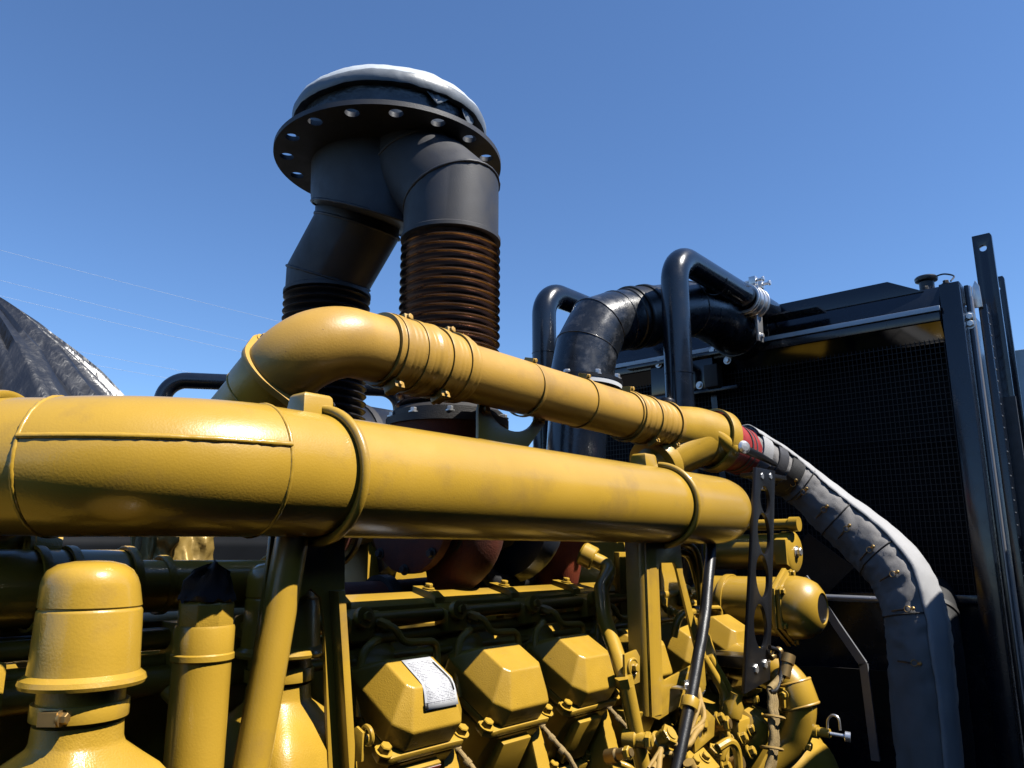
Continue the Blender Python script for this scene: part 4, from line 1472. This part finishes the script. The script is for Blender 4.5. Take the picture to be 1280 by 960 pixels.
for k in range(6):
    a = R(60 * k + 90)
    part('bolt', MB().hexbolt((2.45 + .102 * math.cos(a), .959, 1.983 + .102 * math.sin(a)), -Y1, .009, .010), 'yellow_cast', t, sharp=25)

t = thing('water_outlet', 'small yellow cylinder with end cap in shade above the round cooler', 'cylinder', (2.6, 1.1, 2.08))
m = MB().lathe([(.060, 0), (.060, .26), (.066, .262), (.066, .30), (.058, .305), (0, .306)], (2.6, 1.30, 2.15), -Y1, 40)
part('barrel', m, 'yellow_cast', t)
part('spigot', MB().lathe([(.018, 0), (.018, .30), (.024, .30), (.024, .33), (0, .33)], (2.58, 1.30, 2.24), -Y1, 24), 'yellow_cast', t)
part('end_bolt', MB().hexbolt((2.6, .993, 2.15), -Y1, .014, .014), 'zinc', t, sharp=25)
part('cap_lug', MB().hull([V(2.53, y, z) for y in (1.0, 1.04) for z in (2.11, 2.19)] + [V(2.56, y, z) for y in (1.0, 1.04) for z in (2.10, 2.20)]), 'yellow_cast', t, bevel=.004)

# ------------------------------------------------------------------ bent yellow coolant return with clamp and drain valve
t = thing('return_pipe', 'bent yellow return pipe with a clamp and drain valve, lower right', 'pipe', (2.2, .93, 1.5))
rp = smooth_path([(2.20, 1.12, 1.848), (2.20, 1.015, 1.842), (2.20, .945, 1.828), (2.20, .893, 1.798), (2.20, .872, 1.752), (2.20, .884, 1.69), (2.19, .912, 1.64), (2.15, .962, 1.592), (2.07, 1.03, 1.556), (1.95, 1.10, 1.52)], 6)
part('bent_tube', MB().tube(rp, .051, 40), 'yellow', t, sharp=60)
i = 22
d = (rp[i + 1] - rp[i - 1]).normalized()
part('clamp_band', MB().tube([rp[i] - d * .028, rp[i] + d * .028], .0555, 40), 'yellow', t, bevel=.001)
for s in (-1, 1):
    part('clamp_ring', MB().torus(rp[i] + d * (s * .031), d, .053, .004, 40, 8), 'yellow_dusty', t)
m = MB().box(rp[i] + V(-.055, .02, .0), (.03, .035, .05))
m.hexbolt(rp[i] + V(-.075, .0, .01), -X1, .009, .010)
part('clamp_ear', m, 'yellow_cast', t, bevel=.003)
i = 31
q = rp[i] + V(.01, -.045, .0)
m = MB().lathe([(.017, 0), (.017, .03), (.012, .03), (.012, .06)], q + V(0, .01, 0), -Y1, 20)
vb = part('drain_valve', m, 'yellow_cast', t)
part('valve_stem', MB().lathe([(.005, 0), (.005, .035), (.013, .037), (.013, .05), (0, .05)], q + V(0, -.05, 0), V(.3, -1, -.1), 16), 'zinc', vb)
part('valve_handle', MB().tube(smooth_path([q + V(0, -.045, .012), q + V(.0, -.048, .034), q + V(0, -.062, .047), q + V(0, -.076, .040), q + V(0, -.078, .012)], 6), .0032, 8), 'zinc', vb)
part('drain_plug', MB().hexbolt(rp[34] + V(.0, -.046, -.01), V(0, -1, -.2), .012, .014), 'yellow_cast', t, sharp=25)

# water pump volute at the bottom right
t = thing('water_pump', 'large rounded yellow water pump volute at the bottom, in shade', 'pump', (2.42, 1.1, 1.2))
m = MB()
m.lathe([(.0, -.02), (.10, -.01), (.17, .03), (.185, .08), (.17, .13), (.10, .16), (0, .165)], (2.44, .93, 1.44), V(.3, 1, 0), 48)
part('volute', m, 'yellow_cast', t, sharp=60)
part('volute_rim', MB().torus((2.44 + .023, .93 + .077, 1.44), V(.3, 1, 0), .188, .012, 48, 8), 'yellow_cast', t)
part('pump_body', MB().box((2.46, 1.14, 1.40), (.22, .28, .30)), 'yellow_cast', t, bevel=.02)

# ------------------------------------------------------------------ fuel rail behind the covers
t = thing('fuel_rail', 'yellow fuel rail behind the valve covers, its top edge lit by the sun', 'rail', (1.2, 1.245, 1.95))
part('main_rail', MB().hull([V(x, y, z) for x in (.1, 2.3) for y, z in ((1.230, 2.020), (1.230, 2.045), (1.238, 2.050), (1.300, 2.066), (1.306, 2.062), (1.306, 2.020))]), 'yellow', t, bevel=.003)
part('rail_tube', MB().tube([(.15, 1.210, 2.020), (2.35, 1.210, 2.028)], .014, 16), 'yellow_cast', t)
part('rail_tube', MB().tube([(.15, 1.217, 1.985), (2.35, 1.217, 1.993)], .012, 16), 'yellow_cast', t)
part('drain_tube', MB().tube([(.15, 1.200, 1.952), (2.35, 1.200, 1.955)], .009, 14), 'yellow_cast', t)
for k in range(-1, 6):
    x = .955 + .2475 * k
    m = MB()
    m.hull([V(x + a, b, c) for a in (-.028, .028) for b, c in ((1.183, 1.990), (1.185, 2.030), (1.223, 2.044), (1.225, 1.985))])
    m.lathe([(.020, 0), (.020, .014), (.012, .016), (0, .016)], (x - .004, 1.187, 2.030), V(0, -1, .2), 20)
    m.hexbolt((x - .004, 1.171, 2.033), V(0, -1, .2), .010, .008, False)
    m.lathe([(.017, 0), (.017, .03)], (x + .028, 1.217, 1.988), X1, 16)
    m.lathe([(.018, 0), (.018, .022)], (x + .03, 1.210, 2.022), X1, 16)
    ck = part('junction_block', m, 'yellow_cast', t, bevel=.0025)
    m = MB().tube(smooth_path([(x + .035, 1.190, 2.020), (x + .052, 1.160, 2.010), (x + .075, 1.155, 1.985), (x + .125, 1.155, 1.980), (x + .148, 1.155, 1.978), (x + .160, 1.155, 1.965), (x + .158, 1.150, 1.93), (x + .150, 1.135, 1.88)], 5), .0072, 10)
    part('fuel_line', m, 'yellow_cast', ck)
    m = MB().hull([V(x - .012 + a, b, c) for a in (-.014, .014) for b, c in ((1.226, 2.030), (1.226, 2.056), (1.245, 2.068), (1.298, 2.078), (1.298, 2.06))])
    m.hexbolt((x - .012, 1.262, 2.073), V(0, -.15, 1), .009, .009)
    part('rail_clamp', m, 'yellow_cast', ck, bevel=.002)
    m = MB().lathe([(.0105, 0), (.0105, .022)], (x + .038, 1.187, 2.019), V(.5, -.85, -.3), 6)
    part('line_nut', m, 'yellow_cast', ck)
    m = MB().tube(smooth_path([(x + .265, 1.165, 1.990), (x + .245, 1.155, 1.988), (x + .225, 1.155, 1.970), (x + .215, 1.150, 1.93), (x + .205, 1.135, 1.87)], 5), .0078, 10)
    part('fuel_line', m, 'yellow_cast', ck)

# ------------------------------------------------------------------ shaded air pipe and fittings at the left
t = thing('shaded_pipe', 'dark yellow horizontal pipe in the shade behind the two breathers', 'pipe', (.4, 1.2, 2.05))
part('main_tube', MB().tube([(.02, 1.21, 2.103), (.52, 1.21, 2.101)], .052, 36), 'yellow', t)
part('reduced_tube', MB().tube([(.50, 1.20, 2.100), (.775, 1.20, 2.098)], .0385, 36), 'yellow', t)
for x, r_ in ((.40, .052), (.44, .052), (.52, .052), (.575, .0385), (.765, .0385)):
    part('clamp_ring', MB().band((x, 1.205, 2.101), X1, r_, .012, .006, 36), 'yellow_cast', t, bevel=.002)
part('cast_neck', MB().tube(smooth_path([(.20, 1.32, 2.10), (.31, 1.30, 2.135), (.37, 1.275, 2.142), (.44, 1.26, 2.135)], 5), [.045, .05, .055, .058, .06, .06, .06, .06, .06, .058, .056, .054, .05, .05, .05, .05], 28), 'yellow_cast', t, sharp=60)
part('neck_flange', MB().torus((.405, 1.268, 2.140), V(1, -.25, .0), .060, .008, 36, 8), 'yellow_cast', t)
# lower shaded fittings
t = thing('oil_line', 'dark yellow oil line with fittings low behind the breathers', 'pipe', (.4, 1.25, 1.9))
part('line_tube', MB().tube([(.05, 1.22, 2.025), (.80, 1.22, 2.018)], .017, 18), 'yellow_cast', t)
part('line_tube', MB().tube([(.05, 1.20, 1.965), (.80, 1.20, 1.960)], .022, 18), 'yellow_cast', t)
for x in (.33, .62, .78):
    m = MB().box((x, 1.205, 2.0), (.05, .05, .09))
    m.hexbolt((x, 1.18, 2.01), -Y1, .014, .012)
    part('fitting', m, 'yellow_cast', t, bevel=.004)
m = MB().box((.27, 1.17, 1.98), (.17, .10, .075))
part('sensor_box', m, 'yellow_cast', t, bevel=.006)
for k in range(3):
    part('branch_tube', MB().tube(smooth_path([(.43 + .16 * k, 1.20, 1.955), (.445 + .16 * k, 1.15, 1.92), (.45 + .16 * k, 1.12, 1.84), (.44 + .16 * k, 1.10, 1.74)], 5), .013, 12), 'yellow_cast', t)
part('screen_plate', MB().box((.45, 1.30, 1.82), (1.0, .02, .26)), 'yellow_cast', t, bevel=.004)  # added screen, hides the sunlit valley casting so the gap stays dark
# second lit bar glimpsed through the gap
part('support_bar', MB().box((.72, 1.30, 2.020), (.40, .03, .016)), 'yellow', t, bevel=.003)

# crumpled gold heat foil
m = MB()
nx, nz = 40, 16
vs_ = []
for i in range(nx):
    for j in range(nz):
        x = .60 + .40 * i / (nx - 1)
        v = j / (nz - 1)
        k = noise.noise(V(x * 14, v * 2.4, 0)) * .6 + noise.noise(V(x * 34, v * 6, 3)) * .3
        vs_.append(V(x * .42 + .42, 1.52 + .05 * v + .035 * k, 2.09 + .15 * v + .02 * k))
fs = [(i * nz + j, (i + 1) * nz + j, (i + 1) * nz + j + 1, i * nz + j + 1) for i in range(nx - 1) for j in range(nz - 1)]
o = solo('heat_foil', m.add(vs_, fs), 'foil_gold', 'crumpled gold heat-shield foil under the air pipe at the left', 'foil', (.85, 1.54, 2.09), sharp=60)
sol = o.modifiers.new('thickness', 'SOLIDIFY')
sol.thickness = .0015
solo('foil_lacing', MB().tube(smooth_path([(.655, 1.51, 2.08), (.665, 1.51, 2.12), (.675, 1.52, 2.16), (.69, 1.55, 2.22)], 6), .006, 10), 'tan_braid', 'braided lacing cord along the edge of the gold foil', 'cord', (.655, 1.51, 2.08))

# ------------------------------------------------------------------ dipstick tube and stay by the third head
t = thing('dipstick_tube', 'yellow dipstick tube with a capped top sloping down between the heads', 'tube', (1.56, .97, 1.6))
dp = fillet([(1.775, 1.25, 2.136), (1.804, 1.20, 2.110), (1.712, 1.17, 2.053), (1.652, 1.12, 1.986), (1.597, 1.05, 1.910), (1.566, 1.01, 1.868)], .03, 5)
part('upper_tube', MB().tube(dp, [.0205] * 8 + [.0195] * (len(dp) - 8), 22), 'yellow', t, sharp=60)
m = MB().lathe([(.029, 0), (.032, .004), (.032, .036), (.027, .042), (0, .042)], (1.782, 1.236, 2.130), V(-.35, .75, .42), 28)
part('cap', m, 'yellow', t)
part('lower_tube', MB().tube([(1.532, .985, 1.862), (1.580, .965, 1.62)], .0172, 22), 'yellow', t)
m = MB().plate([(-.03, -.04), (.03, -.035), (.034, .02), (.02, .036), (-.03, .03)], [], (1.556, .990, 1.898), X1, Z1, .006)
m.hexbolt((1.556, .981, 1.898), -Y1, .010, .010)
m.torus((1.556, .982, 1.898), Y1, .018, .004, 24, 8)
part('clip_plate', m, 'yellow', t, bevel=.001)
part('elbow_nut', MB().lathe([(.020, 0), (.020, .02)], (1.531, .987, 1.862), V(-.3, .05, 1), 6), 'yellow_cast', t)

# black sleeved hose in front of the bracket
t = thing('sleeved_hose', 'black sleeved hose hanging in front of the right bracket', 'hose', (1.62, .93, 1.6))
bp_ = smooth_path([(2.02, 1.02, 2.21), (1.990, .995, 2.160), (1.930, .978, 2.08), (1.883, .965, 2.009), (1.835, .955, 1.945), (1.789, .948, 1.884), (1.730, .940, 1.803), (1.640, .930, 1.684), (1.58, .925, 1.60)], 8)
part('hose_sleeve', MB().tube(bp_, .0145, 24, wob=lambda r, i, a: r * (1 + .04 * noise.noise(V(i * .8, math.cos(a) * 2, math.sin(a) * 2)))), 'black_rubber', t, sharp=60)
i = 48
d = (bp_[i + 1] - bp_[i - 1]).normalized()
part('hose_clip', MB().tube([bp_[i] - d * .013, bp_[i] + d * .013], .021, 24), 'yellow', t, bevel=.002)
m = MB().box(bp_[i] + V(.02, .03, .03), (.03, .04, .004))
m.hexbolt(bp_[i] + V(.02, .015, .035), -Y1, .010, .010)
part('clip_tab', m, 'zinc', t, bevel=.001)

# twin fuel tubes
t = thing('twin_tubes', 'pair of slim parallel yellow tubes rising beside the fifth head', 'tubes', (1.95, .97, 1.6))
for dx in (0, .030):
    part('tube', MB().tube(fillet([(1.945 + dx, 1.01, 1.880), (1.983 + dx, .975, 1.793), (1.942 + dx, .970, 1.630)], .05, 6), .0115, 16), 'yellow', t, sharp=60)
m = MB().box((1.960, .970, 1.645), (.07, .035, .05))
m.hexbolt((1.975, .952, 1.64), -Y1, .010, .010)
part('union_block', m, 'yellow_cast', t, bevel=.004)

# upright tubes behind the black hose, near the cooler
t = thing('pump_lines', 'cluster of upright yellow lines and fittings between bracket and cooler', 'pipes', (2.05, 1.15, 1.9))
part('upright_tube', MB().tube(smooth_path([(2.00, 1.12, 2.17), (2.06, 1.11, 2.175), (2.105, 1.10, 2.14), (2.12, 1.10, 2.05), (2.12, 1.10, 1.93)], 6), .013, 14), 'yellow', t)
part('upright_tube', MB().tube(smooth_path([(2.02, 1.13, 2.15), (2.09, 1.12, 2.14), (2.115, 1.11, 2.08), (2.14, 1.10, 1.93)], 6), .010, 14), 'yellow', t)
m = MB().lathe([(.03, 0), (.03, .10), (.038, .105), (.038, .125), (0, .13)], (1.93, 1.15, 2.05), Z1, 28)
part('filter_bowl', m, 'yellow_cast', t)
m = MB().lathe([(.028, 0), (.028, .04), (.018, .045), (0, .05)], (1.87, 1.15, 2.06), V(0, -1, .2), 6)
m.hexbolt((1.90, 1.11, 2.02), -Y1, .014, .014)
m.hexbolt((1.94, 1.10, 1.99), -Y1, .012, .014)
part('fittings', m, 'yellow_cast', t, bevel=.002)
part('link_tube', MB().tube(smooth_path([(1.90, 1.07, 1.93), (1.91, 1.06, 1.975), (1.95, 1.06, 1.99), (2.05, 1.08, 1.985)], 6), .010, 12), 'yellow', t)
part('black_elbow', MB().tube(smooth_path([(2.05, 1.09, 1.99), (2.10, 1.08, 1.985), (2.10, 1.08, 1.94)], 6), .012, 12), 'black_rubber', t)
part('mount_plate', MB().box((2.02, 1.21, 2.03), (.34, .02, .24)), 'yellow_cast', t, bevel=.004)

# ------------------------------------------------------------------ wiring harness and low-level clutter
HARN = 'wiring along the heads'
for k in range(5):
    x = .992 + SP * k + .125
    m = MB().tube(smooth_path([(x - .02, 1.085, 1.803), (x - .012, 1.055, 1.773), (x + .0, 1.025, 1.743), (x + .015, 1.005, 1.703), (x + .05, 0.985, 1.673), (x + .11, 0.975, 1.653), (x + .18, 0.975, 1.643)], 6), .0052, 10,
                  wob=lambda r, i, a: r * (1 + .12 * math.sin(i * 2.2 + a)))
    t = thing('injector_lead', ('tan braided injector lead right of the %s head' % ('first', 'second', 'third', 'fourth', 'fifth')[k]), 'cable', (x, .95, 1.65), HARN)
    part('braided_cable', m, 'tan_braid', t, sharp=60)
    m = MB()
    for q in range(3):
        c = V(x - .018 + .006 * q, 1.08 - .022 * q, 1.796 - .022 * q)
        m.lathe([(.008, -.006), (.008, .006)], c, V(.3, -.7, -.65), 10)
    part('connector', m, 'tan_braid', t, bevel=.001)
# thick harness by the stay plate
t = thing('wire_harness', 'braided tan wire harness hanging below the black stay plate', 'harness', (2.0, .93, 1.6))
for s in (0, 1, 2):
    m = MB().tube(smooth_path([(2.06 + .012 * s, .885, 1.80), (2.035 + .014 * s, .875, 1.74), (2.01 + .012 * s, .87, 1.66), (1.97 + .012 * s, .88, 1.59), (1.93 + .01 * s, .90, 1.55)], 6), .0085, 12,
                  wob=lambda r, i, a: r * (1 + .22 * math.sin(i * 1.7 + a * 2)))
    part('braided_strand', m, 'tan_braid', t, sharp=60)
for z, x in ((1.735, 2.045), (1.665, 2.02)):
    part('cable_tie', MB().torus((x + .003, .874, z), V(.3, .05, 1), .026, .0035, 24, 6), 'yellow_wire', t)
m = MB().tube(smooth_path([(2.06, .885, 1.80), (2.10, .88, 1.815), (2.14, .87, 1.84), (2.16, .865, 1.87)], 6), .010, 12)
part('branch', m, 'tan_braid', t)
m = MB().lathe([(.017, 0), (.017, .035), (.020, .036), (.020, .06), (0, .06)], (2.125, .872, 1.825), V(.45, -.1, .9), 16)
part('sensor', m, 'brass_ring', t)
m = MB().lathe([(.009, 0), (.009, .02), (.013, .022), (.013, .042), (0, .042)], (2.115, .90, 1.872), V(.8, -.2, .3), 16)
part('sensor', m, 'brass_ring', t)
part('black_wire', MB().tube(smooth_path([(2.10, .895, 1.90), (2.135, .885, 1.885), (2.12, .875, 1.84), (2.08, .875, 1.80), (2.05, .88, 1.795)], 6), .006, 10), 'black_rubber', t)
# yellow sheathed loom along the bottom
t = thing('cable_loom', 'yellow sheathed cable loom looping along the bottom of the heads', 'loom', (1.7, .92, 1.55))
rnd = random.Random(5)
for s in range(3):
    j = lambda q: q + rnd.uniform(-.014, .014)
    m = MB().tube(smooth_path([(1.56, .955 - .012 * s, j(1.690)), (1.63, j(.945), j(1.720)), (1.68, j(.935), j(1.715)), (1.73, j(.94), j(1.735)), (1.80, j(.955), j(1.770)), (1.86, .985, 1.795 + .01 * s)], 6), .0046 + .0012 * s, 10,
                  wob=lambda r, i, a: r * (1 + .08 * math.sin(i * 2.4 + a)))
    part('loom_strand', m, 'yellow_wire', t, sharp=60)
m = MB().tube(smooth_path([(1.60, .92, 1.60), (1.68, .905, 1.612), (1.80, .90, 1.60), (1.92, .90, 1.595), (1.98, .895, 1.60)], 6), .010, 12)
part('loom_strand', m, 'yellow_wire', t, sharp=60)
m = MB().tube(smooth_path([(1.64, .90, 1.70), (1.67, .895, 1.65), (1.70, .89, 1.60), (1.74, .89, 1.55)], 6), .013, 12)
part('loom_strand', m, 'yellow_wire', t, sharp=60)
# fuel injection pump housing and brackets in the lower right
t = thing('pump_housing', 'yellow pump housing with angular blocks below the right bracket', 'pump', (1.85, 1.0, 1.5))
m = MB().hull([V(x, y, z) for x in (1.66, 1.82) for y, z in ((.915, 1.655), (.93, 1.595), (1.05, 1.575), (1.05, 1.70), (.96, 1.695))])
part('valve_block', m, 'yellow_cast', t, bevel=.005)
for x in (1.69, 1.735, 1.785):
    part('bolt', MB().hexbolt((x, .937, 1.676), V(0, -.6, .8), .010, .010), 'yellow_cast', t, sharp=25)
m = MB().hull([V(x, y, z) for x in (1.96, 2.16) for y, z in ((.93, 1.73), (.93, 1.68), (1.06, 1.62), (1.08, 1.77))])
part('angled_block', m, 'yellow_cast', t, bevel=.008)
m = MB().lathe([(.06, -.10), (.066, -.06), (.066, .10), (.05, .13), (.0, .14)], (2.07, 1.0, 1.62), V(.1, -.5, .9), 32)
part('solenoid', m, 'yellow', t, sharp=40)
m = MB().lathe([(.022, 0), (.026, .004), (.026, .03), (.016, .045), (.016, .06), (0, .06)], (1.96, .95, 1.74), V(.1, -.3, 1), 24)
part('relief_valve', m, 'yellow', t)
for q, (x, y, z) in enumerate(((1.89, .95, 1.745), (1.97, .93, 1.69), (1.99, .92, 1.655), (1.87, .93, 1.64), (2.02, .93, 1.70))):
    part('bolt', MB().hexbolt((x, y, z), V(.2, -.9, .4), .012, .014), 'yellow_cast', t, sharp=25)
part('arched_clip', MB().tube(smooth_path([(1.84, .93, 1.69), (1.875, .915, 1.70), (1.90, .91, 1.675), (1.905, .91, 1.62)], 6), .011, 10), 'yellow', t)
# small fittings crowding the lower bay
for k, (x, y, z, ax) in enumerate(((1.47, .97, 1.735, (0, -1, .3)), (1.545, .97, 1.752, (.3, -1, 0)), (1.64, .965, 1.735, (0, -.8, .6)), (1.80, .965, 1.745, (-.3, -1, .2)),
                                   (1.905, .96, 1.730, (.2, -1, .1)), (1.975, .97, 1.675, (0, -1, .5)), (2.075, .96, 1.765, (.4, -1, .1)), (1.845, .955, 1.662, (0, -.6, .8)), (1.955, .955, 1.628, (.1, -1, .3)))):
    d = V(*ax).normalized()
    r_ = .012 + .004 * (k % 3)
    m = MB().lathe([(r_ * 1.25, -.03), (r_ * 1.25, -.004), (r_, 0), (r_, .018), (r_ * .7, .02), (r_ * .7, .034)], (x, y, z), d, 20)
    ft = part('fitting', m, 'yellow_cast' if k % 4 else 'brass_ring', t, sharp=30)
    part('nut', MB().hexbolt(V(x, y, z) + d * .020, d, r_ * 1.15, .011, False), 'yellow_cast', ft, sharp=25)
for k, (a, b, c) in enumerate((((1.47, .99, 1.72), (1.50, .955, 1.70), (1.54, .96, 1.64)), ((1.66, .98, 1.73), (1.70, .945, 1.70), (1.72, .955, 1.62)), ((1.90, .985, 1.73), (1.93, .945, 1.70), (1.90, .955, 1.64)), ((2.06, .98, 1.76), (2.05, .945, 1.71), (2.08, .96, 1.64)))):
    part('bent_line', MB().tube(smooth_path([a, b, c, (c[0] + .02, c[1] + .02, c[2] - .10)], 7), .0075, 12), 'yellow', t, sharp=60)
part('lug_plate', MB().plate([(0, 0), (.10, .02), (.11, .06), (.07, .085), (.0, .06)], [circ(.055, .04, .012, 16)], (1.76, .955, 1.69), X1, Z1, .007), 'yellow', t, bevel=.0012)
part('angle_bracket', MB().hull([V(x, y, z) for x, y, z in ((2.02, .93, 1.79), (2.12, .93, 1.79), (2.12, 1.0, 1.79), (2.02, 1.0, 1.79), (2.02, .93, 1.782), (2.12, .93, 1.782), (2.12, 1.0, 1.782), (2.02, 1.0, 1.782))]), 'yellow', t)
# deep clutter in the lower bay: head bolts, pipes in the shade
t = thing('lifter_covers', 'dark yellow castings low between the heads in deep shade', 'casting', (1.4, 1.15, 1.3))
for k in range(6):
    x = .83 + SP * k
    m = MB().hull([V(x + a, b, c) for a in (-.02, .02) for b, c in ((1.08, 1.80), (1.02, 1.60), (1.12, 1.45), (1.16, 1.80))])
    part('web', m, 'yellow_cast', t, bevel=.004)

# ------------------------------------------------------------------ tarpaulin heap far left
m = MB()
nx, ny = 220, 60
vs_ = []
AP = V(1.80, 8.16, 4.53)
for i in range(nx):
    a = 2 * math.pi * i / nx
    for j in range(ny):
        v = j / (ny - 1)
        r_ = 2.6 * v
        # hung like a tent: long soft folds running down from the peak
        f1 = abs(noise.noise(V(math.cos(a) * 6.0, math.sin(a) * 6.0, v * .5)))
        f2 = abs(noise.noise(V(math.cos(a) * 17, math.sin(a) * 17, v * 1.3 + 3)))
        fold = (.45 - f1) * .55 + (.35 - f2) * .22
        z = 4.56 - 2.6 * (.14 * v + .86 * v ** 1.32) + fold * .75 * min(1, v * 2.2)
        rr_ = r_ * (1 + fold * .10)
        vs_.append(V(AP.x + rr_ * math.cos(a), AP.y + rr_ * math.sin(a), max(z, 0.02)))
fs = [(i * ny + j, ((i + 1) % nx) * ny + j, ((i + 1) % nx) * ny + j + 1, i * ny + j + 1) for i in range(nx) for j in range(ny - 1)]
m.add(vs_, fs)
# skirt to the ground
o0 = len(m.v)
rim = [vs_[i * ny + ny - 1] for i in range(nx)]
m.loft([[p for p in rim], [V(AP.x + (p.x - AP.x) * 1.05, AP.y + (p.y - AP.y) * 1.05, 0.0) for p in rim]], cap=False)
solo('tarpaulin', m, 'tarp', 'shiny black tarpaulin draped over tall equipment at the left edge', 'tarpaulin', (AP.x, AP.y, 0), sharp=70)

# ------------------------------------------------------------------ overhead lines
def cable(a, b, sag, label):
    pts = []
    for k in range(25):
        q = k / 24
        p = Vector(a).lerp(Vector(b), q)
        p.z -= sag * 4 * q * (1 - q)
        pts.append(p)
    solo('overhead_line', MB().tube(pts, .009, 6), 'cable_alu', label, 'cable', tuple(pts[0]), 'overhead lines')


LA = [V(4.0, 80.2, 30.0), V(4.0, 80.8, 27.6), V(4.0, 81.0, 26.2), V(4.0, 81.4, 22.3), V(4.0, 81.6, 21.3)]
LB = [V(35.9, 47.2, 18.3), V(35.9, 47.8, 16.4), V(35.9, 48.0, 15.6), V(35.9, 48.4, 13.7), V(35.9, 48.6, 13.1)]
for a, b, txt in zip(LA, LB, ('highest of the thin overhead lines in the sky at left', 'second highest thin overhead line at left',
                              'third thin overhead line from the top at left', 'fourth thin overhead line from the top, above the tarpaulin',
                              'lowest thin overhead line at left, just above the tarpaulin')):
    cable(a, b, .25, txt)
for x, y, h, txt in ((4.0, 80.9, 31.0, 'wooden line pole out of frame at left carrying the overhead lines'), (35.9, 47.9, 19.0, 'wooden line pole hidden behind the exhaust')):
    m = MB().lathe([(.22, 0), (.14, h)], (x, y, 0), Z1, 16)
    t = thing('utility_pole', txt, 'pole', (x, y, 0))
    part('shaft', m, 'wood_pole', t)
    part('crossarm', MB().box((x, y, h - 1.0), (.12, 2.0, .14)), 'wood_pole', t)
